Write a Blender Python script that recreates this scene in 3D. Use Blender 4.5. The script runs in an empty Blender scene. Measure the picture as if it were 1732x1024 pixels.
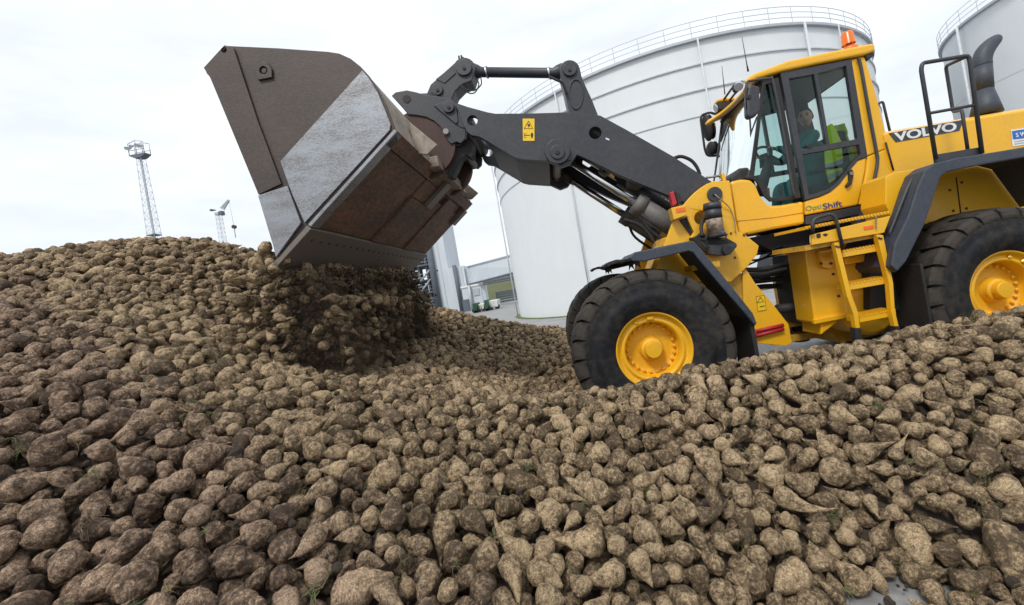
import bpy, bmesh, math, random
import numpy as np
from mathutils import Vector, Matrix, Euler, noise
from mathutils.geometry import tessellate_polygon

random.seed(7); rng = np.random.default_rng(11)
S = bpy.context.scene
COL = S.collection

# ------------------------------------------------------------------ camera
F, PPX, PPY, VPX, VPY, ROLL, IW, IH = 720.0, 922.0, 483.0, 939.0, 480.0, math.radians(10), 1732.0, 1024.0
CAM = np.array([0.0, 0.0, 1.62])
_Y = np.array([VPX-PPX, VPY-PPY, F]); _Y /= np.linalg.norm(_Y)
_U = np.array([-math.tan(ROLL), -1.0, 0.0]); _U[2] = -(_U[:2]@_Y[:2])/_Y[2]; _U /= np.linalg.norm(_U)
_X = np.cross(_Y, _U)
M = np.array([_X, _Y, _U])
cd = bpy.data.cameras.new('camera'); cam = bpy.data.objects.new('camera', cd); COL.objects.link(cam)
cd.sensor_width = 36; cd.lens = F/IW*36; cd.clip_end = 3000; cd.clip_start = 0.05
cd.shift_x = (IW/2-PPX)/IW; cd.shift_y = (PPY-IH/2)/IW
r_, d_, f_ = M[:, 0], M[:, 1], M[:, 2]
cam.matrix_world = Matrix(((r_[0], -d_[0], -f_[0], CAM[0]), (r_[1], -d_[1], -f_[1], CAM[1]), (r_[2], -d_[2], -f_[2], CAM[2]), (0, 0, 0, 1)))
S.camera = cam

def at(px, py, Y):                      # the point of the plane y = Y seen at a pixel of the photograph
    d = M@np.array([px-PPX, py-PPY, F]); return Vector(CAM+d*(Y/d[1]))
def gnd(px, py, z=0.0):
    d = M@np.array([px-PPX, py-PPY, F]); return Vector(CAM+d*((z-CAM[2])/d[2]))
def xz(pts, Y): return [(at(a, b, Y).x, at(a, b, Y).z) for a, b in pts]
def project(P):
    d = (P-CAM)@M; return np.c_[PPX+F*d[:, 0]/d[:, 2], PPY+F*d[:, 1]/d[:, 2]], d[:, 2]

# ------------------------------------------------------------------ sky, sun, exposure
SUN_EL, SUN_AZ = math.radians(52), math.radians(205)      # azimuth clockwise from +Y
w = bpy.data.worlds.new('World'); S.world = w; w.use_nodes = True
nt = w.node_tree; nt.nodes.clear(); N = nt.nodes.new; L = nt.links.new
out = N('ShaderNodeOutputWorld'); sky = N('ShaderNodeTexSky'); sky.sky_type = 'NISHITA'; sky.sun_disc = False
sky.sun_elevation = SUN_EL; sky.sun_rotation = SUN_AZ; sky.dust_density = 2.0
b1 = N('ShaderNodeBackground'); b1.inputs[1].default_value = 0.10; L(sky.outputs[0], b1.inputs[0])
b2 = N('ShaderNodeBackground'); b2.inputs[0].default_value = (0.90, 0.95, 1.0, 1); b2.inputs[1].default_value = 1.15
tc = N('ShaderNodeTexCoord'); mp = N('ShaderNodeMapping'); mp.inputs['Scale'].default_value = (1.6, 1.6, 6.0)
mp.inputs['Rotation'].default_value = (0.1, 0.25, 0.4)
ns = N('ShaderNodeTexNoise'); ns.inputs['Scale'].default_value = 1.5; ns.inputs['Detail'].default_value = 6; ns.inputs['Roughness'].default_value = 0.55
rp = N('ShaderNodeValToRGB'); rp.color_ramp.elements[0].position = 0.33; rp.color_ramp.elements[0].color = (0.78, 0.78, 0.78, 1)
rp.color_ramp.elements[1].position = 0.60; rp.color_ramp.elements[1].color = (1, 1, 1, 1)
L(tc.outputs['Generated'], mp.inputs[0]); L(mp.outputs[0], ns.inputs['Vector']); L(ns.outputs[0], rp.inputs[0])
mx = N('ShaderNodeMixShader'); L(rp.outputs[0], mx.inputs[0]); L(b1.outputs[0], mx.inputs[1]); L(b2.outputs[0], mx.inputs[2]); L(mx.outputs[0], out.inputs[0])
sl = bpy.data.lights.new('sun', 'SUN'); sl.energy = 2.3; sl.angle = math.radians(12); sl.color = (1.0, 0.96, 0.9)
so = bpy.data.objects.new('sun', sl); COL.objects.link(so)
sd = Vector((math.sin(SUN_AZ)*math.cos(SUN_EL), math.cos(SUN_AZ)*math.cos(SUN_EL), math.sin(SUN_EL)))
so.rotation_euler = sd.to_track_quat('Z', 'Y').to_euler()
S.view_settings.view_transform = 'Standard'; S.view_settings.look = 'None'; S.view_settings.exposure = 0.0; S.view_settings.gamma = 1.0
S.view_settings.use_curve_mapping = False
S.render.engine = 'CYCLES'; S.cycles.max_bounces = 8; S.cycles.transparent_max_bounces = 16; S.cycles.caustics_reflective = False; S.cycles.caustics_refractive = False

# ------------------------------------------------------------------ materials
MATS = {}
def paint(name, col, rough=0.45, metal=0.0, dirt=None, amount=0.35, scale=3.0, fine=30.0, bump=0.0, stretch=(1, 1, 1), spec=0.5, bscale=40.0, coat=0.0, lo=0.45, hi=0.75):
    m = bpy.data.materials.new(name); m.use_nodes = True; t = m.node_tree; p = t.nodes['Principled BSDF']
    n = t.nodes.new; l = t.links.new
    co = n('ShaderNodeTexCoord'); ma = n('ShaderNodeMapping'); ma.inputs['Scale'].default_value = stretch
    l(co.outputs['Object'], ma.inputs[0])
    a = n('ShaderNodeTexNoise'); a.inputs['Scale'].default_value = scale; a.inputs['Detail'].default_value = 8; a.inputs['Roughness'].default_value = 0.65
    b = n('ShaderNodeTexNoise'); b.inputs['Scale'].default_value = fine; b.inputs['Detail'].default_value = 6
    l(ma.outputs[0], a.inputs['Vector']); l(ma.outputs[0], b.inputs['Vector'])
    ad = n('ShaderNodeMath'); ad.operation = 'MULTIPLY_ADD'; ad.inputs[1].default_value = 0.6; l(b.outputs[0], ad.inputs[0])
    sc = n('ShaderNodeMath'); sc.operation = 'MULTIPLY'; sc.inputs[1].default_value = 0.55; l(a.outputs[0], sc.inputs[0]); l(sc.outputs[0], ad.inputs[2])
    r = n('ShaderNodeMapRange'); r.inputs['From Min'].default_value = lo; r.inputs['From Max'].default_value = hi; r.inputs['To Max'].default_value = amount
    l(ad.outputs[0], r.inputs['Value'])
    mi = n('ShaderNodeMix'); mi.data_type = 'RGBA'; mi.inputs['A'].default_value = (*col, 1)
    mi.inputs['B'].default_value = (*(dirt or tuple(c*0.6 for c in col)), 1); l(r.outputs[0], mi.inputs['Factor']); l(mi.outputs['Result'], p.inputs['Base Color'])
    rr = n('ShaderNodeMapRange'); rr.inputs['To Min'].default_value = max(0.05, rough-0.08); rr.inputs['To Max'].default_value = min(1, rough+0.2)
    l(ad.outputs[0], rr.inputs['Value']); l(rr.outputs[0], p.inputs['Roughness'])
    p.inputs['Metallic'].default_value = metal; p.inputs['Specular IOR Level'].default_value = spec
    if coat: p.inputs['Coat Weight'].default_value = coat; p.inputs['Coat Roughness'].default_value = 0.15
    if bump:
        bn = n('ShaderNodeTexNoise'); bn.inputs['Scale'].default_value = bscale; bn.inputs['Detail'].default_value = 7
        l(ma.outputs[0], bn.inputs['Vector'])
        bu = n('ShaderNodeBump'); bu.inputs['Strength'].default_value = bump; bu.inputs['Distance'].default_value = 0.02
        l(bn.outputs[0], bu.inputs['Height']); l(bu.outputs[0], p.inputs['Normal'])
    MATS[name] = m; return m
Y_ = paint('yellow_paint', (0.82, 0.43, 0.005), 0.34, dirt=(0.36, 0.25, 0.10), amount=0.42, scale=2.2, fine=60, bump=0.025, coat=0.25, lo=0.50, hi=0.90)
YD = paint('yellow_dusty', (0.66, 0.35, 0.012), 0.55, dirt=(0.20, 0.14, 0.07), amount=0.65, scale=2.2, fine=25, bump=0.06)
GR = paint('dark_grey_paint', (0.026, 0.029, 0.038), 0.40, dirt=(0.065, 0.062, 0.062), amount=0.55, scale=2.5, fine=25, bump=0.05)
FE = paint('fender_plastic', (0.028, 0.038, 0.060), 0.48, dirt=(0.085, 0.085, 0.085), amount=0.45, scale=3, fine=30, bump=0.06)
BK = paint('black_rubber', (0.012, 0.012, 0.013), 0.6, dirt=(0.05, 0.045, 0.04), amount=0.4, scale=4, fine=30, bump=0.05)
TY = paint('tyre_rubber', (0.008, 0.009, 0.012), 0.66, dirt=(0.05, 0.042, 0.034), spec=0.3, amount=0.7, scale=2.4, fine=14, bump=0.22, bscale=50, lo=0.50, hi=0.72)
TL = paint('tyre_lug', (0.012, 0.012, 0.012), 0.66, dirt=(0.055, 0.046, 0.038), spec=0.3, amount=0.85, scale=4.0, fine=14, bump=0.25, bscale=50, lo=0.42, hi=0.66)
CH = paint('chrome_rod', (0.75, 0.75, 0.77), 0.12, 1.0, dirt=(0.5, 0.5, 0.5), amount=0.2)
ST = paint('bare_steel', (0.32, 0.31, 0.30), 0.45, 0.6, dirt=(0.13, 0.10, 0.08), amount=0.6)
CY = paint('cylinder_grey', (0.10, 0.098, 0.098), 0.5, dirt=(0.20, 0.17, 0.14), amount=0.6, scale=5, bump=0.06)
BS = paint('bucket_side_steel', (0.048, 0.040, 0.039), 0.5, 0.25, dirt=(0.098, 0.071, 0.056), amount=0.95, scale=1.6, fine=34, bump=0.07, stretch=(1, 1, 2), bscale=40)
BW = paint('bucket_wear_steel', (0.31, 0.33, 0.36), 0.40, 0.5, dirt=(0.12, 0.095, 0.08), amount=0.85, scale=1.6, fine=45, bump=0.07, stretch=(1.2, 1, 5), bscale=30, lo=0.5, hi=0.72)
BR = paint('bucket_rust', (0.21, 0.105, 0.06), 0.6, 0.1, dirt=(0.085, 0.06, 0.048), amount=0.95, scale=2.2, fine=18, bump=0.25, stretch=(1.5, 0.8, 1.5), lo=0.45, hi=0.66)
BE = paint('cutting_edge_steel', (0.16, 0.145, 0.13), 0.5, 0.3, dirt=(0.22, 0.165, 0.125), amount=0.7, scale=3, fine=30, bump=0.15)
BB = paint('bucket_back_paint', (0.36, 0.31, 0.26), 0.6, dirt=(0.15, 0.10, 0.075), amount=0.7, scale=3.0, fine=25, bump=0.1)
RB = paint('dark_rust', (0.075, 0.038, 0.030), 0.65, dirt=(0.04, 0.03, 0.03), amount=0.6)
TK = paint('tank_white', (0.69, 0.715, 0.735), 0.5, dirt=(0.60, 0.63, 0.655), amount=0.5, scale=0.25, fine=1.6, stretch=(1, 1, 0.5))
TG = paint('tank_grey', (0.62, 0.65, 0.68), 0.5, dirt=(0.26, 0.28, 0.3), amount=0.5)
GV = paint('galvanised', (0.45, 0.48, 0.52), 0.5, 0.3, dirt=(0.34, 0.36, 0.4), amount=0.5)
BL = paint('building_cladding', (0.56, 0.60, 0.64), 0.55, dirt=(0.46, 0.50, 0.55), amount=0.6, scale=0.15, fine=1.0, stretch=(1, 1, 0.3))
BG = paint('building_steel', (0.09, 0.11, 0.14), 0.6, dirt=(0.16, 0.17, 0.19), amount=0.5, scale=0.3, fine=2)
GN_ = paint('container_green', (0.02, 0.10, 0.05), 0.5)
WH = paint('white_paint', (0.78, 0.78, 0.76), 0.45, dirt=(0.6, 0.58, 0.54), amount=0.4)
RD = paint('red_paint', (0.45, 0.015, 0.03), 0.45, dirt=(0.2, 0.03, 0.03), amount=0.5)
OR = paint('orange_reflector', (0.85, 0.16, 0.01), 0.3)
YS = paint('sticker_yellow', (0.85, 0.55, 0.01), 0.4, dirt=(0.6, 0.4, 0.05), amount=0.3)
BU = paint('sticker_blue', (0.02, 0.14, 0.50), 0.4)
GT = paint('decal_green', (0.05, 0.30, 0.16), 0.4)
BT = paint('decal_blue', (0.02, 0.06, 0.22), 0.4)
SE = paint('seat_fabric', (0.03, 0.032, 0.036), 0.85)
HV = paint('vest_yellow', (0.72, 0.98, 0.04), 0.7, dirt=(0.6, 0.88, 0.03), amount=0.5, scale=8)
TE = paint('overall_teal', (0.03, 0.20, 0.185), 0.8, dirt=(0.02, 0.13, 0.125), amount=0.8, scale=8)
SK = paint('skin', (0.50, 0.27, 0.19), 0.5, dirt=(0.42, 0.2, 0.14), amount=0.4, scale=10)
HR = paint('hair_dark', (0.035, 0.025, 0.02), 0.6)
CN = paint('concrete', (0.31, 0.315, 0.32), 0.5, dirt=(0.15, 0.14, 0.13), amount=0.9, scale=1.3, fine=14, bump=0.15, bscale=8)
GS = paint('grass', (0.09, 0.15, 0.035), 0.9, dirt=(0.13, 0.15, 0.05), amount=0.7, scale=1, fine=8)
HL = paint('hill_grass', (0.07, 0.095, 0.04), 0.95, dirt=(0.12, 0.115, 0.06), amount=0.9, scale=0.08, fine=0.5, bump=0.4, bscale=0.4)
SO = paint('soil', (0.060, 0.044, 0.030), 0.95, dirt=(0.035, 0.026, 0.02), amount=0.8, scale=6, fine=40, bump=0.6)

def glass(name, tint, refl=1.3):
    m = bpy.data.materials.new(name); m.use_nodes = True; t = m.node_tree; t.nodes.clear(); n = t.nodes.new; l = t.links.new
    o = n('ShaderNodeOutputMaterial'); a = n('ShaderNodeBsdfTransparent'); a.inputs[0].default_value = (*tint, 1)
    g = n('ShaderNodeBsdfGlossy'); g.inputs['Roughness'].default_value = 0.02; g.inputs['Color'].default_value = (0.9, 0.95, 0.95, 1)
    fr = n('ShaderNodeFresnel'); fr.inputs[0].default_value = refl
    mm = n('ShaderNodeMixShader'); l(fr.outputs[0], mm.inputs[0]); l(a.outputs[0], mm.inputs[1]); l(g.outputs[0], mm.inputs[2]); l(mm.outputs[0], o.inputs[0])
    MATS[name] = m; return m
GL = glass('cab_glass', (0.80, 0.91, 0.90)); GD = glass('door_glass', (0.84, 0.92, 0.91))
GW = glass('windshield_glass', (0.80, 0.92, 0.93), 1.5)
def plastic(name, col, trans=0.6):
    m = bpy.data.materials.new(name); m.use_nodes = True; p = m.node_tree.nodes['Principled BSDF']
    p.inputs['Base Color'].default_value = (*col, 1); p.inputs['Roughness'].default_value = 0.25; p.inputs['Transmission Weight'].default_value = trans
    MATS[name] = m; return m
AM = plastic('amber_lens', (1.0, 0.22, 0.01), 0.35)
MI = paint('mirror_glass', (0.8, 0.85, 0.85), 0.05, 1.0, amount=0.0)

def beet_material():
    m = bpy.data.materials.new('sugar_beet_skin'); m.use_nodes = True; t = m.node_tree; p = t.nodes['Principled BSDF']
    n = t.nodes.new; l = t.links.new
    co = n('ShaderNodeTexCoord'); oi = n('ShaderNodeObjectInfo'); ge = n('ShaderNodeNewGeometry')
    mul = n('ShaderNodeVectorMath'); mul.operation = 'SCALE'; mul.inputs[0].default_value = (37, 19, 53); l(oi.outputs['Random'], mul.inputs['Scale'])
    add = n('ShaderNodeVectorMath'); add.operation = 'ADD'; l(co.outputs['Object'], add.inputs[0]); l(mul.outputs[0], add.inputs[1])
    def nz(scale, detail, rough=0.6, st=None):
        q = n('ShaderNodeTexNoise'); q.inputs['Scale'].default_value = scale; q.inputs['Detail'].default_value = detail; q.inputs['Roughness'].default_value = rough
        if st:
            mm = n('ShaderNodeMapping'); mm.inputs['Scale'].default_value = st; l(add.outputs[0], mm.inputs[0]); l(mm.outputs[0], q.inputs['Vector'])
        else: l(add.outputs[0], q.inputs['Vector'])
        return q
    big = nz(11, 5); mid = nz(50, 9, 0.74); fine = nz(190, 6, 0.75); wr = nz(42, 6, 0.65, (1, 1, 2.6)); vor = n('ShaderNodeTexVoronoi'); vor.feature = 'F1'; vor.inputs['Scale'].default_value = 95; l(add.outputs[0], vor.inputs['Vector'])
    def mixc(fac, a, b):
        q = n('ShaderNodeMix'); q.data_type = 'RGBA'
        if isinstance(a, tuple): q.inputs['A'].default_value = (*a, 1)
        else: l(a, q.inputs['A'])
        if isinstance(b, tuple): q.inputs['B'].default_value = (*b, 1)
        else: l(b, q.inputs['B'])
        l(fac, q.inputs['Factor']); return q.outputs['Result']
    def rng_(v, a, b, c=0.0, d=1.0):
        q = n('ShaderNodeMapRange'); q.inputs['From Min'].default_value = a; q.inputs['From Max'].default_value = b
        q.inputs['To Min'].default_value = c; q.inputs['To Max'].default_value = d; l(v, q.inputs['Value']); return q.outputs[0]
    # two deliveries: the heap closest to the camera on the left is darker and redder, the rest paler and yellower
    sp = n('ShaderNodeSeparateXYZ'); l(ge.outputs['Position'], sp.inputs[0])
    k = n('ShaderNodeMath'); k.operation = 'MULTIPLY_ADD'; k.inputs[1].default_value = 0.55; l(sp.outputs['X'], k.inputs[0]); l(sp.outputs['Y'], k.inputs[2])
    k2 = n('ShaderNodeMath'); k2.operation = 'MULTIPLY_ADD'; k2.inputs[1].default_value = 0.3; l(oi.outputs['Random'], k2.inputs[0]); l(k.outputs[0], k2.inputs[2])
    zone = rng_(k2.outputs[0], 1.15, 1.6)
    soil = mixc(zone, (0.066, 0.045, 0.032), (0.092, 0.065, 0.040))
    tan = mixc(zone, (0.33, 0.218, 0.142), (0.39, 0.275, 0.160))
    pale = mixc(zone, (0.66, 0.50, 0.37), (0.70, 0.55, 0.35))
    fa = n('ShaderNodeMath'); fa.operation = 'ADD'; l(mid.outputs[0], fa.inputs[0])
    rs = rng_(oi.outputs['Random'], 0, 1, -0.10, 0.09); fb = n('ShaderNodeMath'); fb.operation = 'ADD'; l(rs, fb.inputs[0])
    bs = rng_(big.outputs[0], 0.3, 0.7, -0.13, 0.13); l(bs, fb.inputs[1]); l(fb.outputs[0], fa.inputs[1])
    c = mixc(rng_(fa.outputs[0], 0.37, 0.62), soil, tan)
    fc = n('ShaderNodeMath'); fc.operation = 'MULTIPLY'; l(rng_(fine.outputs[0], 0.48, 0.60), fc.inputs[0]); l(rng_(fa.outputs[0], 0.45, 0.62), fc.inputs[1])
    c = mixc(fc.outputs[0], c, pale)
    gm = n('ShaderNodeMath'); gm.operation = 'MULTIPLY'; l(rng_(big.outputs[0], 0.60, 0.72), gm.inputs[0]); l(rng_(mid.outputs[0], 0.45, 0.6, 0, 0.25), gm.inputs[1])
    c = mixc(gm.outputs[0], c, (0.17, 0.15, 0.055))
    dk_ = n('ShaderNodeMath'); dk_.operation = 'MULTIPLY'; l(rng_(wr.outputs[0], 0.52, 0.40), dk_.inputs[0]); l(rng_(fine.outputs[0], 0.62, 0.38, 0.15, 0.65), dk_.inputs[1])
    c = mixc(dk_.outputs[0], c, (0.040, 0.030, 0.022))
    cut = n('ShaderNodeAttribute'); cut.attribute_name = 'cut'
    cf = n('ShaderNodeMath'); cf.operation = 'MULTIPLY'; l(cut.outputs['Fac'], cf.inputs[0]); l(rng_(mid.outputs[0], 0.3, 0.5, 0.35, 1), cf.inputs[1])
    c = mixc(cf.outputs[0], c, (0.52, 0.46, 0.34))
    l(c, p.inputs['Base Color']); p.inputs['Roughness'].default_value = 0.8; p.inputs['Specular IOR Level'].default_value = 0.25
    h = n('ShaderNodeMath'); h.operation = 'MULTIPLY_ADD'; h.inputs[1].default_value = 0.5; l(fine.outputs[0], h.inputs[0]); l(wr.outputs[0], h.inputs[2])
    h2 = n('ShaderNodeMath'); h2.operation = 'MULTIPLY_ADD'; h2.inputs[1].default_value = 0.8; l(mid.outputs[0], h2.inputs[0]); l(h.outputs[0], h2.inputs[2])
    bu = n('ShaderNodeBump'); bu.inputs['Strength'].default_value = 0.9; bu.inputs['Distance'].default_value = 0.012; l(h2.outputs[0], bu.inputs['Height']); l(bu.outputs[0], p.inputs['Normal'])
    return m
BEET = beet_material()

# ------------------------------------------------------------------ mesh helpers
def link(name, me, mat=None, parent=None, smooth=False, bevel=0.0, seg=2):
    o = bpy.data.objects.new(name, me); COL.objects.link(o)
    if mat and not me.materials: me.materials.append(mat)
    if smooth and len(me.polygons): me.polygons.foreach_set('use_smooth', [True]*len(me.polygons))
    if bevel:
        b = o.modifiers.new('bevel', 'BEVEL'); b.width = bevel; b.segments = seg; b.limit_method = 'ANGLE'; b.angle_limit = math.radians(40)
    if parent:
        o.parent = parent
        q = parent; T = Vector()
        while q: T += q.location; q = q.parent
        o.location = -T
    return o
def tag(o, label, cat, group=None, kind=None):
    if label: o['label'] = label
    if cat: o['category'] = cat
    if group: o['group'] = group
    if kind: o['kind'] = kind
    return o
def empty(name, loc, label=None, cat=None, group=None, parent=None):
    o = bpy.data.objects.new(name, None); COL.objects.link(o); o.empty_display_size = 0.2
    if parent:
        o.parent = parent; T = Vector(); q = parent
        while q: T += q.location; q = q.parent
        o.location = Vector(loc)-T
    else: o.location = loc
    return tag(o, label, cat, group)
def pyd(verts, faces): me = bpy.data.meshes.new('mesh'); me.from_pydata([tuple(v) for v in verts], [], faces); me.update(); return me
def fix(me):
    bm = bmesh.new(); bm.from_mesh(me); bmesh.ops.recalc_face_normals(bm, faces=bm.faces); bm.to_mesh(me); bm.free(); return me
def plate_me(P, y0, y1, holes=()):
    loops = [P]+list(holes); allp = [p for lp in loops for p in lp]; n = len(allp)
    tris = tessellate_polygon([[Vector((a, b, 0)) for a, b in lp] for lp in loops])
    V = [(a, y0, b) for a, b in allp]+[(a, y1, b) for a, b in allp]
    if holes: Fs = [tuple(t) for t in tris]+[tuple(i+n for i in t[::-1]) for t in tris]
    else: Fs = [tuple(range(n)), tuple(range(2*n-1, n-1, -1))]
    k = 0
    for lp in loops:
        m = len(lp)
        for i in range(m): a, b = k+i, k+(i+1) % m; Fs.append((a, a+n, b+n, b))
        k += m
    return fix(pyd(V, Fs))
def plate(name, pts, Y, thick, mat, parent=None, bevel=0.006, holes=(), raw=False):
    P = pts if raw else xz(pts, Y)
    return link(name, plate_me(P, Y, Y+thick, holes), mat, parent, bevel=bevel)
def circ(cx, cz, r, n=24): return [(cx+r*math.cos(2*math.pi*i/n), cz+r*math.sin(2*math.pi*i/n)) for i in range(n)]
def both(fn):                          # near side, then its mirror image about the machine's centre plane
    fn(1); fn(-1)
def my(Y, s): return Y if s > 0 else 2*YC-Y
def tube_me(pts, r, n=10, closed=False):
    P = [Vector(p) for p in pts]; V = []; Fs = []; m = len(P); up = None
    R = r if isinstance(r, (list, tuple)) else [r]*m
    for i in range(m):
        t = (P[min(i+1, m-1)]-P[max(i-1, 0)]).normalized()
        if up is None:
            up = t.orthogonal().normalized()
        up = (up-t*up.dot(t)).normalized(); sd_ = t.cross(up)
        for k in range(n):
            a = 2*math.pi*k/n; V.append(P[i]+(up*math.cos(a)+sd_*math.sin(a))*R[i])
    for i in range(m-1):
        for k in range(n): Fs.append((i*n+k, i*n+(k+1) % n, (i+1)*n+(k+1) % n, (i+1)*n+k))
    Fs.append(tuple(range(n-1, -1, -1))); Fs.append(tuple((m-1)*n+k for k in range(n)))
    return pyd(V, Fs)
def smoothpath(pts, k=5):
    P = [Vector(p) for p in pts]; o = []
    for i in range(len(P)-1):
        p0, p1, p2, p3 = P[max(i-1, 0)], P[i], P[i+1], P[min(i+2, len(P)-1)]
        for j in range(k):
            t = j/k; o.append(0.5*((2*p1)+(p2-p0)*t+(2*p0-5*p1+4*p2-p3)*t*t+(3*p1-p0-3*p2+p3)*t**3))
    return o+[P[-1]]
def roundpath(pts, r=0.05, k=4):       # straight runs with rounded corners
    P = [Vector(p) for p in pts]; o = [P[0]]
    for i in range(1, len(P)-1):
        a, b, c = P[i-1], P[i], P[i+1]; d = min(r, (a-b).length*0.45, (c-b).length*0.45)
        s, e = b+(a-b).normalized()*d, b+(c-b).normalized()*d
        for j in range(k+1):
            t = j/k; o.append(s*(1-t)**2+b*2*t*(1-t)+e*t*t)
    return o+[P[-1]]
def tube(name, pts, r, mat, parent=None, n=10): return link(name, tube_me(pts, r, n), mat, parent, smooth=True)
def cyl(name, a, b, r, mat, parent=None, n=24, bevel=0.0): 
    o = link(name, tube_me([a, b], r, n), mat, parent, bevel=bevel or min(0.006, (r if not isinstance(r, (list, tuple)) else min(r))*0.2)); return o
def disc(name, px, py, rpx, Y, thick, mat, parent=None, n=24):      # a round boss standing proud of plane Y towards the camera
    c = at(px, py, Y); r = rpx*Y/F
    return cyl(name, c, c+Vector((0, -thick, 0)), r, mat, parent, n)
def box_me(lo, hi):
    x0, y0, z0 = lo; x1, y1, z1 = hi
    V = [(x, y, z) for x in (x0, x1) for y in (y0, y1) for z in (z0, z1)]
    return fix(pyd(V, [(0, 1, 3, 2), (4, 6, 7, 5), (0, 4, 5, 1), (2, 3, 7, 6), (0, 2, 6, 4), (1, 5, 7, 3)]))
def box(name, lo, hi, mat, parent=None, bevel=0.008): return link(name, box_me(lo, hi), mat, parent, bevel=bevel)
def lathe_me(prof, n=64, axis='y'):    # prof: (radius, along)
    V = []; Fs = []; m = len(prof)
    for i in range(n):
        a = 2*math.pi*i/n; c, s = math.cos(a), math.sin(a)
        for r, y in prof: V.append((r*c, y, r*s) if axis == 'y' else (r*c, r*s, y))
    for i in range(n):
        for j in range(m-1): Fs.append((i*m+j, ((i+1) % n)*m+j, ((i+1) % n)*m+j+1, i*m+j+1))
    return fix(pyd(V, Fs))
def join_me(mes):
    V = []; Fs = []
    for me in mes:
        k = len(V); V += [v.co.copy() for v in me.vertices]; Fs += [tuple(i+k for i in p.vertices) for p in me.polygons]
    return pyd(V, Fs)
def text(name, body, px, py, hpx, Y, mat, parent, wpx=None, off=0.0, roty=0.0):
    cu = bpy.data.curves.new(name, 'FONT'); cu.body = body; cu.align_x = 'CENTER'; cu.align_y = 'CENTER'; cu.extrude = 0.001; cu.offset = off
    o = bpy.data.objects.new(name, cu); COL.objects.link(o); cu.materials.append(mat)
    hs = hpx*Y/F/0.70; sx = hs
    if wpx: sx = wpx*Y/F/(0.62*len(body))
    T = Vector(); q = parent
    while q: T += q.location; q = q.parent
    me = bpy.data.meshes.new_from_object(o.evaluated_get(bpy.context.evaluated_depsgraph_get())); bpy.data.objects.remove(o)
    xs = [v.co.x for v in me.vertices]; ys = [v.co.y for v in me.vertices]; w0, h0 = max(xs)-min(xs), max(ys)-min(ys); mx_, my_ = (max(xs)+min(xs))/2, (max(ys)+min(ys))/2
    o = bpy.data.objects.new(name, me); COL.objects.link(o); hs = hpx*Y/F/h0; sx = wpx*Y/F/w0 if wpx else hs
    for v in me.vertices: v.co.x = (v.co.x-mx_)*sx; v.co.y = (v.co.y-my_)*hs
    o.parent = parent; o.location = at(px, py, Y)-T; o.rotation_euler = (math.pi/2, roty, 0); return o

# ================================================================== SETTING
g = link('concrete_yard', pyd([(-900, -200, 0), (900, -200, 0), (900, 1500, 0), (-900, 1500, 0)], [(0, 1, 2, 3)]), CN); tag(g, 'pale concrete yard under the beet heap', None, kind='structure')
# yard slabs have joints: thin dark strips let in as real grooves is beyond their size here, the strip lies 4 mm proud
T1 = Vector((8.31, 27.5, 0)); R1, H1 = 10.84, 10.02
# grass verge curving round the tank, and the far verge
def ring_sheet(name, c, r0, r1, z, a0, a1, mat, n=60):
    V = []; Fs = []
    for i in range(n+1):
        a = a0+(a1-a0)*i/n
        for r in (r0, r1): V.append((c.x+r*math.cos(a), c.y+r*math.sin(a), z))
    for i in range(n): Fs.append((2*i, 2*i+1, 2*i+3, 2*i+2))
    return link(name, fix(pyd(V, Fs)), mat)
tag(ring_sheet('grass_verge', T1, R1-0.3, R1+0.32, 0.02, math.pi*0.75, math.pi*2.2, GS), 'narrow green grass verge round the foot of the tank', None, kind='structure')
def hill(name, cx, cy, sx, sy, h, seed):
    nx, ny = 60, 24; V = []; Fs = []
    for j in range(ny+1):
        for i in range(nx+1):
            u, v = i/nx*2-1, j/ny*2-1
            z = h*max(0, 1-abs(u)**3)*max(0, 1-v*v)**0.8*(1+0.18*noise.noise(Vector((u*3+seed, v*2, 0)))+0.06*noise.noise(Vector((u*14+seed, v*6, 4))))
            V.append((cx+u*sx, cy+v*sy, z-0.05))
    for j in range(ny):
        for i in range(nx): a = j*(nx+1)+i; Fs.append((a, a+1, a+nx+2, a+nx+1))
    return link(name, pyd(V, Fs), HL, smooth=True)
tag(hill('hill', -10, 190, 75, 38, 9.0, 3.1), 'low grassy bank beyond the plant', None, kind='structure')
tag(link('grass_field', pyd([(-45, 128, 0.03), (35, 128, 0.03), (35, 150, 0.03), (-45, 150, 0.03)], [(0, 1, 2, 3)]), GS), 'flat grass field in front of the bank', None, kind='structure')

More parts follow.
